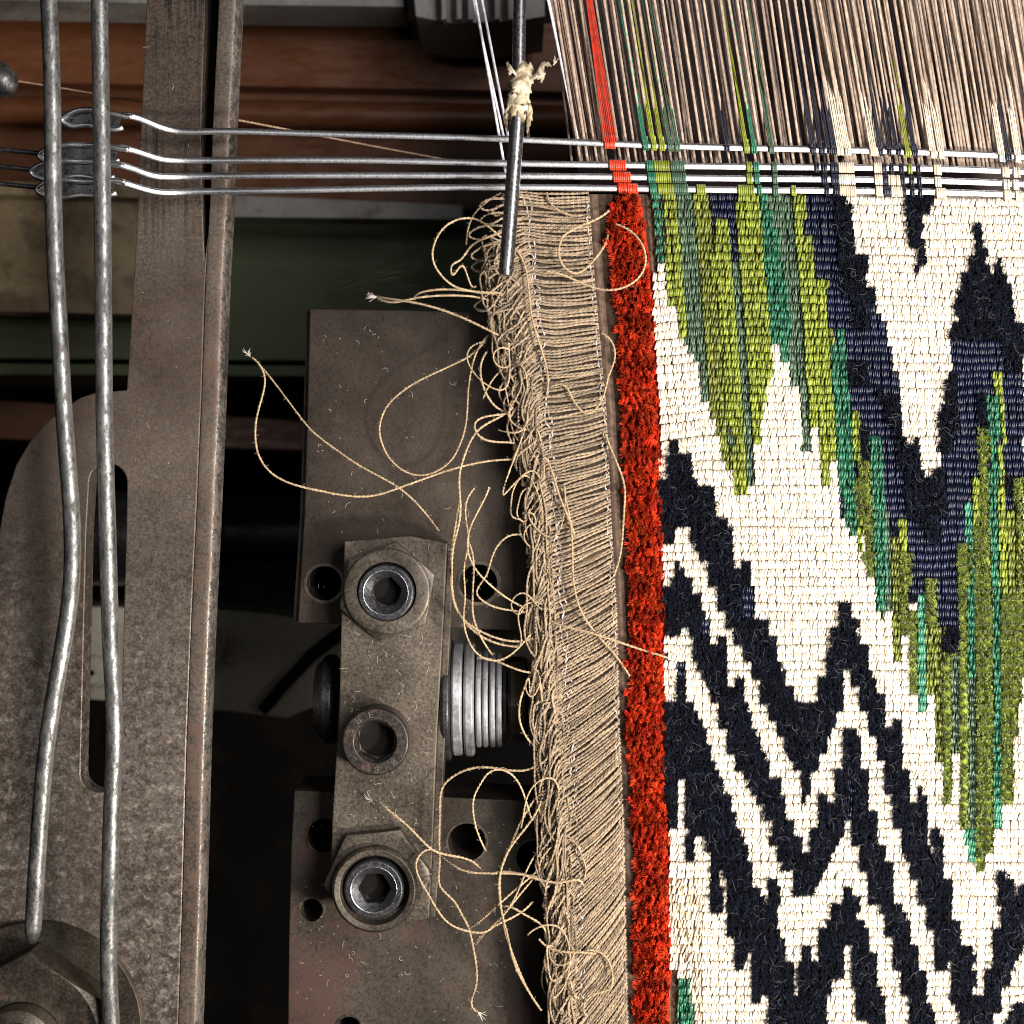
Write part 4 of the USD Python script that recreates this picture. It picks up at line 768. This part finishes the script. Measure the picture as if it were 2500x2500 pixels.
# the red cut stripe
def red_l(y): return np.interp(y, [470, 515, 560, 715, 745, 770, 800, 926, 1107, 1288, 1381, 1600, 1780, 1872, 2054, 2235, 2560], [1512, 1490, 1488, 1494, 1502, 1515, 1508, 1516, 1523, 1532, 1539, 1542, 1533, 1540, 1550, 1550, 1555])
def red_r(y): return np.interp(y, [470, 500, 640, 800, 1000, 1300, 1600, 1900, 2200, 2560], [1556, 1568, 1586, 1596, 1608, 1616, 1620, 1624, 1634, 1634])
# ground weave: ribs of fine brown ends running down the cloth
def selv(y): return np.interp(y, [300, 480, 600, 700, 800, 1000, 1300, 1500, 1800, 2000, 2300, 2560], [1412, 1432, 1440, 1447, 1456, 1474, 1488, 1500, 1507, 1516, 1522, 1528])
ys = np.linspace(474, 2560, 310); us = np.arange(0, 1.0001, 1 / 560)
xl, xrr = selv(ys), np.full(len(ys), 2580.0)
X = xl[:, None] + (xrr - xl)[:, None] * us[None]
Z = 0.9 * np.abs(np.sin(np.pi * (X - xl[:, None]) / 7.0)) ** .7 + 0.35 * np.sin(ys[:, None] / 20.4 * 4 * np.pi + np.floor((X - xl[:, None]) / 7.0) * np.pi)
Z = Z - 3.0
v = P(X, ys[:, None] + 0 * X, Z * U * 1000).reshape(-1, 3)
n, k = X.shape
i, j = np.meshgrid(np.arange(n - 1), np.arange(k - 1), indexing='ij')
q = np.stack([i * k + j, (i + 1) * k + j, (i + 1) * k + j + 1, i * k + j + 1], -1).reshape(-1, 4)
strip = np.floor((X - xl[:, None]) / 7.0).astype(int).ravel()
tone = (0.5 + 1.0 * np.random.default_rng(3).random(400))[np.clip(strip, 0, 399)]
gc = np.where((strip < 4)[:, None], np.array([[0.105, 0.070, 0.050]]), np.where((X.ravel() > 1655 + 0 * strip)[:, None], np.array([[0.035, 0.026, 0.02]]), np.array([[0.075, 0.047, 0.029]]))) * tone[:, None]
Yf = (ys[:, None] + 0 * X).ravel()
gi = np.clip(np.round((X.ravel() - np.interp(Yf, [300, 465, 640, 820, 1000, 1250, 1500, 1750, 2600], [-77, -63, -48, -33, -21, -6, 0, 3, 2]) - U0) / PITCH_X), 0, NC - 1).astype(int)
gj = np.clip(np.round((Yf - V0) / PITCH_Y), 0, NR - 1).astype(int)
under = cls[gj, gi]
w_ = (X.ravel() > red_l(Yf) + 10) & (X.ravel() < red_r(Yf)); gc[w_] = np.array(RED_PILE) * .55
for c_, k_ in COL.items():
    w_ = (under == c_) & (X.ravel() > 1650); gc[w_] = np.array(k_) * (.8 if c_ in 'OLTSDG' else .55 if c_ == 'N' else .25 if c_ == 'B' else .66) * tone[w_, None].clip(.8, 1.2)
f = np.vstack([q[:, [0, 1, 2]], q[:, [0, 2, 3]]])
tag(define('ground_weave', v, f, 'ground_yarn', cloth, normals(v, f), gc))

g = np.random.default_rng(11)
xy, hh_, cc = [], [], []
for row in np.arange(486, 2545, 17.0):
    L0, R0 = red_l(row), red_r(row); L0 = L0 + g.normal(0, 6) + (14 if g.random() < .16 else 0); R0 = R0 + g.normal(0, 2.5)
    n_ = int((R0 - L0) / 7.2); tone_r = 1 + g.normal(0, .12)
    for k in range(n_):
        u = (k + .5) / n_
        xy.append((L0 + u * (R0 - L0) + g.normal(0, 2.0), row + g.normal(0, 4.5) - 5 * math.sin(math.pi * u))); hh_.append(20 + 16 * math.sin(math.pi * u) ** .7 + g.normal(0, 2.5)); cc.append(np.array(RED_PILE) * tone_r * g.uniform(.78, 1.25) * np.array([1, g.uniform(.7, 1.35), 1]))
xy, hh_, cc = np.array(xy), np.array(hh_), np.array(cc)
va, fa, ca = pile(xy, cc, 1, 24, hh_, 1.9, 4.4, base=4.4, var=.06, seed=5, lean=(-2.5, 3), cell=False)
tag(define('red_pile', va, fa, 'red_silk', cloth, None, ca), kind='stuff')
# shaggy tips leaning out over the left edge
ey = np.repeat(np.arange(500, 2530, 9.0), 2) + g.normal(0, 3, 452)[:len(np.repeat(np.arange(500, 2530, 9.0), 2))]
xy = np.stack([red_l(ey) + 6 + g.random(len(ey)) * 12, ey], -1)
va, fa, ca = pile(xy, np.array(RED_PILE) * 1.0, 1, 8, 13, 1.8, 3.5, base=3.5, var=.2, seed=6, lean=(-13, 2), cell=False)
tag(define('red_pile', va, fa, 'red_silk', cloth, None, ca), kind='stuff')

# ------------------------------------------------------------------ weft yarns floating to the left edge
def catch_x(y): return np.interp(y, [380, 480, 700, 850, 1000, 1150, 1300, 1500, 1650, 1800, 2000, 2200, 2560], [1268, 1274, 1296, 1310, 1325, 1338, 1348, 1362, 1372, 1384, 1398, 1408, 1416])
def slope(y): return np.interp(y, [400, 600, 700, 850, 1000, 1200, 1400, 1600, 1800, 2000, 2200, 2560], [-.06, .0, .03, .1, .2, .34, .5, .66, .82, 1.02, 1.28, 1.45])
def edge_x(y): return np.interp(y, [400, 480, 560, 640, 700, 850, 1000, 1200, 1400, 1600, 1800, 2000, 2300, 2560], [1215, 1165, 1135, 1140, 1165, 1205, 1238, 1266, 1282, 1292, 1298, 1306, 1328, 1345])
weft = (0.36, 0.268, 0.172)
yr = 474.0; k = 0
while yr < 2640 and k < 150:
    pts = []
    def float_pts(y_r, z):
        xr_ = selv(y_r) + 6; s = slope(y_r); wx = xr_ - catch_x(y_r); out = []; jy, ja = rng.normal(0, 1.6), rng.normal(0, 5)
        grp = round((y_r + 6 * math.sin(y_r * .013)) / 21.5) * 21.5
        for u in np.linspace(0, 1, 6):                 # right to left; neighbours crowd together near the right end
            x = xr_ - wx * u
            y = y_r + (grp - y_r) * .30 * math.sin(np.pi * np.clip((.55 - u) / .55, 0, 1)) ** 1 + s * wx * (u ** .85) + 5 * math.sin(np.pi * u) * (1 if y_r < 900 else 0)
            out.append((x, y + jy + ja * (u - .5) + rng.normal(0, .9), z + .35 * math.sin(np.pi * u) + rng.normal(0, .05)))
        return out
    z0 = 0.15 + .25 * (k % 2)
    a = float_pts(yr, z0); b = float_pts(yr + 7.2 + rng.normal(0, .8), z0 + .1)
    xc, yc = a[-1][:2]; xb, yb = b[-1][:2]
    dep = rng.uniform(.35, .95); xe = edge_x(yc + 20) + (1 - dep) * (xc - edge_x(yc + 20)) + rng.normal(0, 6)
    if yc < 660:      # the fan at the top: pulled out to the left and a little down
        dy = np.interp(yc, [470, 560, 660], [-8, 40, 70]) + rng.normal(0, 18); kk = rng.uniform(.5, 1)
        xe = xc - (xc - edge_x(yc)) * kk
        mid = [(xc - (xc - xe) * .4, yc + dy * .3, 1.0), (xe + 8, yc + dy, rng.uniform(-3, 1)), (xe, yc + dy + 10, rng.uniform(-3, 0)), (xe + 10, yc + dy + 18, -1), (xc - (xc - xe) * .4, yb + dy * .4, .4)]
    else:
        fall = rng.uniform(70, 190) * (1.15 if yc > 1300 else 1)
        xe2 = edge_x(yc + fall) + rng.uniform(0, 26)
        mid = [(xc - 14, yc + 10, .9), ((xc + xe) / 2 - 6, yc + fall * .35, 1.0 + rng.normal(0, .4)), (xe, yc + fall * .75, rng.normal(-.5, .6)), (xe2 + 3, yc + fall, rng.normal(-1, .6)), (xe2 + 12, yc + fall * .9, -1), ((xc + xe) / 2 + 8, yc + fall * .45, 0), (xb - 12, yb + 12, .3)]
    yarn('weft_yarn', a + mid + b[::-1], 3.9, weft, cloth, step=5.5)
    yr += 14.6; k += 1

for k in range(190):                                   # long turns of weft that stream down along the edge
    y = rng.uniform(640, 2500) if k > 24 else rng.uniform(560, 760)
    xc = catch_x(y) - 4; L = rng.uniform(90, 320) * (1.0 if y > 1000 else .7); e = rng.uniform(.25, 1.0)
    def xe_(yy): return catch_x(yy) - (catch_x(yy) - edge_x(yy)) * e
    w1, w2 = rng.normal(0, 5, 2); z1 = rng.uniform(-1.2, 1.6)
    pts = [(xc + 6, y - 4, .2), (xc - 10, y + 6, .8), (xe_(y + L * .3) + 6, y + L * .3, z1), (xe_(y + L * .6) + w1, y + L * .6, z1 + .2), (xe_(y + L * .9) + w2, y + L * .9, z1 - .2),
           (xe_(y + L) + 12, y + L + 4, z1 - .3), (xe_(y + L * .8) + 18, y + L * .82, z1), (catch_x(y + L * .6) - 8, y + L * .55, .5)]
    yarn('fringe_yarn', pts, 3.3 + rng.uniform(-.4, .4), (0.31, 0.23, 0.145), cloth, step=5.0, jitter=.1)  # weft colour darkened here to put shade into the fringe

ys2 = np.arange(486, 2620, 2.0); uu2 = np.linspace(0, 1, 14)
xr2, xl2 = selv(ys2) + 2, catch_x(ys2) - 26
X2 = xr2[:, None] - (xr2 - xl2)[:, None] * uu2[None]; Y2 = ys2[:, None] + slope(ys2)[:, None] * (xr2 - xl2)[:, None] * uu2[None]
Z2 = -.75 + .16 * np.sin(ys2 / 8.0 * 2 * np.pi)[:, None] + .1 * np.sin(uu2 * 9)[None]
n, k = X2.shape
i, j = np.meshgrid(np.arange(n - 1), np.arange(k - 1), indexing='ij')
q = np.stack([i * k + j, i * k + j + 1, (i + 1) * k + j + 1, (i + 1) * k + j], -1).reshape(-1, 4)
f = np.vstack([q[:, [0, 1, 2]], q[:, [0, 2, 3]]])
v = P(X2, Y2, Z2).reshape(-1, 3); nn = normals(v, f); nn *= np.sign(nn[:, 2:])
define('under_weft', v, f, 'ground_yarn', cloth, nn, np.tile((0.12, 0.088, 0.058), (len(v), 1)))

# shiny catch threads that bind the floats
for nm, fx, amp, x_off in (('catch_thread', catch_x, 4, 8), ('catch_thread', selv, 2, -2), ('catch_thread', catch_x, 5, 16)):
    y = np.arange(480, 2560, 5.2)
    x = fx(y) + x_off + amp * np.sin(y / 17.0 + x_off) + np.random.default_rng(x_off + 20).normal(0, 2.0, len(y))
    z = 0.05 + 0.62 * np.sin(y / 7.4 * 1.7 + x_off) * (meshkit.noise(np.stack([y / 40, y * 0, y * 0], -1), 3) ** .5) + .2 * meshkit.noise(np.stack([y / 60, y * 0, y * 0], -1), x_off + 9)
    v, f = tube(P(x, y, z), 2.0 * U, 6)
    define(nm, v, f, 'nylon', cloth, normals(v, f), np.tile((0.62, 0.53, 0.50), (len(v), 1)))

# ------------------------------------------------------------------ loose yarn ends and loops
def z_(pts, o, sc=2.76, z0=3.0, z1=None):
    n = len(pts)
    return [(o[0] + x / sc, o[1] + y / sc, z0 if z1 is None else z0 + (z1 - z0) * math.sin(math.pi * i / (n - 1))) for i, (x, y) in enumerate(pts)]
A, Bz, Cz, Dz, Ez = (600, 0), (600, 600), (600, 1200), (600, 1800), (1200, 600)
LOOSE = [
 z_([(1720, 1600), (1640, 1530), (1540, 1475), (1430, 1480), (1340, 1535), (1275, 1640), (1262, 1740), (1300, 1830), (1390, 1920), (1540, 1965), (1720, 1975)], A, z0=2, z1=7),
 z_([(1740, 1560), (1600, 1610), (1500, 1680), (1430, 1760), (1385, 1790), (1390, 1850), (1450, 1790), (1490, 1850), (1550, 1930)], A, z0=2, z1=5),
 z_([(1720, 1300), (1600, 1380), (1520, 1480), (1495, 1560), (1485, 1650)], A, z0=-3),
 z_([(890, 345), (960, 356), (1060, 370), (1260, 410), (1430, 470), (1600, 550), (1700, 600)], Bz, z0=1, z1=5),
 z_([(1130, 362), (1160, 325), (1200, 310), (1400, 295), (1550, 312), (1720, 330)], Bz, z0=1, z1=3),
 z_([(890, 350), (1000, 380), (1130, 355), (1300, 335), (1520, 340), (1700, 390)], Bz, z0=0, z1=3),
 z_([(1720, 530), (1640, 610), (1540, 720), (1400, 800), (1250, 870), (1140, 925), (1050, 985), (970, 1060), (920, 1150), (905, 1250), (930, 1350), (990, 1450), (1080, 1520), (1180, 1545), (1290, 1520), (1390, 1445), (1450, 1340), (1490, 1200), (1500, 1050), (1520, 850), (1570, 690), (1700, 560)], Bz, z0=-2, z1=-6),
 z_([(45, 755), (105, 825), (128, 900), (112, 1010), (75, 1150), (63, 1280), (82, 1400), (150, 1510), (300, 1600), (500, 1650), (700, 1685), (870, 1680), (1020, 1635), (1200, 1570), (1450, 1490), (1650, 1450), (1800, 1440)], Bz, z0=-2, z1=4),
 z_([(60, 770), (150, 870), (250, 1000), (340, 1120), (430, 1230), (600, 1370), (800, 1500), (950, 1580), (1070, 1660), (1200, 1790), (1300, 1920)], Bz, z0=-3, z1=3),
 z_([(1800, 1090), (1680, 1170), (1560, 1250), (1480, 1400), (1440, 1550), (1445, 1750), (1420, 1932), (1395, 2030), (1385, 2200), (1400, 2390), (1470, 2530), (1600, 2640), (1850, 2700)], Bz, z0=0, z1=4),
 z_([(1760, 1130), (1620, 1150), (1540, 1200), (1560, 1270), (1680, 1320), (1810, 1330)], Bz, z0=1, z1=4),
 z_([(1620, 720), (1580, 830), (1600, 950), (1660, 1060), (1750, 1120)], Bz, z0=-1, z1=2),
 z_([(1540, -20), (1480, 150), (1500, 350), (1475, 500), (1480, 700), (1470, 880), (1500, 1000), (1570, 1100), (1690, 1140), (1800, 1090), (1920, 960)], Cz, z0=1, z1=5),
 z_([(1640, -30), (1530, 200), (1490, 350), (1540, 520), (1640, 630), (1760, 720), (1900, 790)], Cz, z0=0, z1=6),
 z_([(1850, 290), (1740, 320), (1670, 420), (1610, 590), (1560, 680), (1640, 760), (1750, 795), (1880, 815)], Cz, z0=0, z1=4),
 z_([(1440, 60), (1400, 300), (1380, 500), (1390, 690), (1440, 830), (1540, 920), (1680, 985), (1820, 1010), (1930, 990)], Cz, z0=0, z1=4),
 z_([(1500, 340), (1535, 560), (1540, 880), (1600, 1010), (1660, 1100)], Cz, z0=-2, z1=2),
 z_([(1560, 1120), (1680, 1140), (1780, 1180), (1930, 1220)], Cz, z0=1, z1=2),
 z_([(1910, 1240), (1860, 1370), (1840, 1500), (1870, 1620), (1950, 1720)], Cz, z0=0, z1=2),
 z_([(865, 432), (900, 445), (960, 490), (1080, 590), (1180, 690), (1260, 760), (1400, 800), (1580, 885)], Dz, z0=0, z1=5),
 z_([(1960, 190), (1850, 225), (1700, 210), (1550, 205), (1420, 250), (1330, 330), (1305, 500), (1300, 700), (1305, 880), (1310, 1000), (1400, 1100), (1460, 1200), (1500, 1280), (1530, 1400), (1555, 1550), (1545, 1700), (1520, 1790), (1560, 1850)], Dz, z0=0, z1=2),
 z_([(1930, 560), (1890, 440), (1830, 300), (1740, 225), (1650, 230), (1580, 310), (1530, 420), (1530, 520), (1560, 640), (1620, 770)], Dz, z0=0, z1=3),
 z_([(1290, 772), (1190, 775), (1148, 850), (1180, 970), (1250, 1090), (1320, 1200), (1400, 1270), (1500, 1305), (1620, 1310), (1720, 1220), (1800, 1120), (1930, 960)], Dz, z0=0, z1=4),
 z_([(1270, 780), (1350, 830), (1450, 890), (1600, 915), (1800, 920), (1960, 940)], Dz, z0=0, z1=5),
 z_([(1960, 400), (1830, 620), (1770, 760), (1720, 900), (1715, 1100), (1740, 1300), (1790, 1450), (1850, 1600), (1960, 1800)], Dz, z0=0, z1=4),
 z_([(1990, 430), (1860, 640), (1750, 800), (1705, 980), (1725, 1200), (1760, 1340), (1800, 1500), (1890, 1690), (1990, 1840)], Dz, z0=1, z1=5),
 z_([(1500, 1290), (1600, 1220), (1700, 1130), (1850, 1000), (1990, 880)], Dz, z0=-1, z1=3),
 z_([(1555, 1390), (1640, 1290), (1750, 1180), (1840, 1020), (1960, 780)], Dz, z0=-1, z1=4),
 z_([(1530, 1400), (1590, 1330), (1700, 1260), (1820, 1200), (1930, 1110)], Dz, z0=-2, z1=1),
 z_([(1740, 1140), (1800, 1150), (1870, 1190), (1960, 1240), (2030, 1390)], Dz, z0=1, z1=2),
 z_([(470, -20), (530, 200), (545, 400), (552, 600), (600, 800), (700, 950), (830, 1100), (930, 1245)], (1200, 1200), z0=1.2, z1=3),
 z_([(390, 870), (500, 910), (700, 960), (850, 1010), (1000, 1060), (1190, 1120)], (1200, 1200), z0=1.5, z1=4),
 z_([(740, 590), (810, 650), (832, 740), (790, 880), (745, 1040), (650, 1130), (540, 1020), (500, 950), (400, 950)], Ez, z0=1.2, z1=2.5),
 z_([(770, 1270), (850, 1480), (895, 1640), (890, 1800), (880, 1940), (820, 2230)], Ez, z0=1.5, z1=3),
 z_([(300, 1380), (380, 1460), (450, 1660), (520, 1840), (560, 1950)], Ez, z0=1, z1=2.5),
 z_([(150, 10), (230, 160), (260, 400), (300, 600), (370, 820), (370, 1000)], Ez, z0=1, z1=2.5),
 z_([(260, 830), (400, 900), (500, 1010), (545, 1130), (540, 1250), (470, 1370), (370, 1440), (200, 1480), (110, 1470), (-250, 1330), (-420, 1290)], W1, 4, z0=2.2, z1=5),
 z_([(790, 1420), (700, 1480), (560, 1540), (480, 1600), (452, 1690), (480, 1790), (560, 1840), (680, 1760), (760, 1650), (790, 1560)], (1200, 0), z0=1.4, z1=3),
 z_([(370, 1300), (400, 1370), (480, 1430), (610, 1450)], (1200, 0), z0=1.2, z1=2.2),
 z_([(620, 1440), (760, 1470), (810, 1570), (800, 1690), (700, 1730), (625, 1800), (640, 1880)], (1200, 1800), z0=1.4, z1=2.5),
 z_([(320, 1360), (450, 1440), (620, 1450), (700, 1460)], (1200, 1800), z0=1.4, z1=2.5),
 z_([(0, 920), (300, 950), (500, 970), (580, 960), (620, 1000)], (1200, 1800), z0=1.4, z1=2.8),
]
ylabel = {6: 'yarn loop hanging in a big round curve over the steel block', 7: 'longest stray yarn, curving far to the left of the block', 36: 'yarn end curling across the red stripe near the top'}
for k, pts in enumerate(LOOSE):
    o = yarn('loose_yarn', pts, 3.3 + rng.uniform(-.3, .3), (0.46, 0.33, 0.185), cloth, step=4.0, taper=0, jitter=.12)
    if k in ylabel: tag(o, ylabel[k])
for k in range(20):                                    # smaller tangles all along the edge
    y = rng.uniform(700, 2450); x = edge_x(y) + rng.uniform(-10, 60); a = rng.uniform(0, 6.28); pts = []
    n = rng.integers(5, 9); R_ = rng.uniform(14, 46); el = rng.uniform(.8, 2.2)
    for i in range(n):
        th = a + i * rng.uniform(.7, 1.0)
        pts.append((x + R_ * math.cos(th) * (1 + .2 * rng.normal()) + i * 3, y + R_ * el * math.sin(th) + i * rng.uniform(-4, 14), .9 + rng.uniform(0, 1.6)))
    yarn('loose_yarn', pts, 2.9, (0.44, 0.32, 0.185), cloth, step=4.0)

# frayed wisps, stray wool and lint: fine curves
def curves(name, polys, width, material, parent=None, label=None, cat_=None):
    base = parent.GetPath().pathString if parent is not None else '/World'
    c = UsdGeom.BasisCurves.Define(stage, numbered(base + '/' + name))
    c.CreateTypeAttr('linear'); c.CreateWrapAttr('nonperiodic')
    c.CreatePointsAttr(Vt.Vec3fArray.FromNumpy(np.vstack(polys).astype(np.float32)))
    c.CreateCurveVertexCountsAttr(Vt.IntArray.FromNumpy(np.array([len(p) for p in polys], np.int32)))
    c.CreateWidthsAttr(Vt.FloatArray.FromNumpy(np.full(1, width, np.float32))); c.SetWidthsInterpolation('constant')
    UsdShade.MaterialBindingAPI.Apply(c.GetPrim()).Bind(M[material])
    return tag(c, label, cat_, None, 'stuff')
g = np.random.default_rng(21)
def curl(x, y, z, L, up=1.0, bend=1.4, n=6):
    a = g.uniform(0, 6.28); da = g.normal(0, bend); p = []
    for i in range(n):
        s = i / (n - 1)
        p.append((x, y, z + up * math.sin(s * 2.4) * L * .25 * U * 1000)); x += L / n * math.cos(a + da * s * 2); y += L / n * math.sin(a + da * s * 2)
    p = np.array(p); return P(p[:, 0], p[:, 1], p[:, 2])
allN = np.vstack(pile_xy)
pick = allN[g.integers(0, len(allN), 650)]
curves('stray_wool', [curl(x + g.normal(0, 8), y + g.normal(0, 8), 1.45, g.uniform(14, 42)) for x, y in pick], 0.55 * U, 'stray_fibre', cloth)
lint = []
for k in range(520):
    c = g.random()
    if c < .45: x, y, z = g.uniform(845, 1060), g.uniform(1330, 2230), ARM + .05
    elif c < .62: x, y, z = g.uniform(770, 1180), g.uniform(780, 1500), BLK + .05
    elif c < .82: x, y, z = g.uniform(720, 1250), g.uniform(2000, 2490), PLT + .05
    elif c < .88: x, y, z = g.uniform(330, 500), g.uniform(0, 2490), BAR_Z + .05
    else: continue
    lint.append(curl(x, y, z, g.uniform(3, 9) if g.random() < .7 else g.uniform(9, 26), .25, 1.0))
curves('lint', lint, 0.6 * U, 'lint', None, 'fine pale lint scattered over the steel parts left of the cloth', 'lint')
wisp = []
for (x, y, z, a0, n) in ((612, 872, -2, -2.3, 14), (922, 725, 1, 3.1, 16), (913, 1957, 0, -2.7, 10), (1165, 2470, 0, .6, 10), (1350, 160, 14, -.9, 8)):
    for k in range(n):
        L = g.uniform(8, 30); a = a0 + g.normal(0, .16); b = g.normal(0, .35); s = np.linspace(0, 1, 5)
        wisp.append(P(x + L * s * np.cos(a + b * s), y + L * s * np.sin(a + b * s), z + 0 * s))
waste = []
for k in range(13):                                    # waste fibres on the green beam
    x, y = g.uniform(645, 780), g.uniform(750, 812); s = np.linspace(0, 1, 8); L = g.uniform(80, 330); cv = g.uniform(10, 70)
    waste.append(P(x + L * s, y - L * .22 * s - cv * np.sin(s * 2) + np.cumsum(g.normal(0, 2.5, 8)), -40 + 25 * s))
curves('waste_fibres', waste, 0.6 * U, 'waste', None, 'dark wispy waste fibres caught above the top left corner of the steel block', 'fibres')
curves('wisps', wisp, 0.9 * U, 'lint', cloth)
fz = []
for pts in LOOSE:
    q = smooth_path(pts, 14)
    for x, y, z in q:
        if g.random() < .75: fz.append(curl(x, y, z, g.uniform(5, 14), .5, .8, 4))
curves('yarn_fuzz', fz, 0.45 * U, 'lint', cloth)
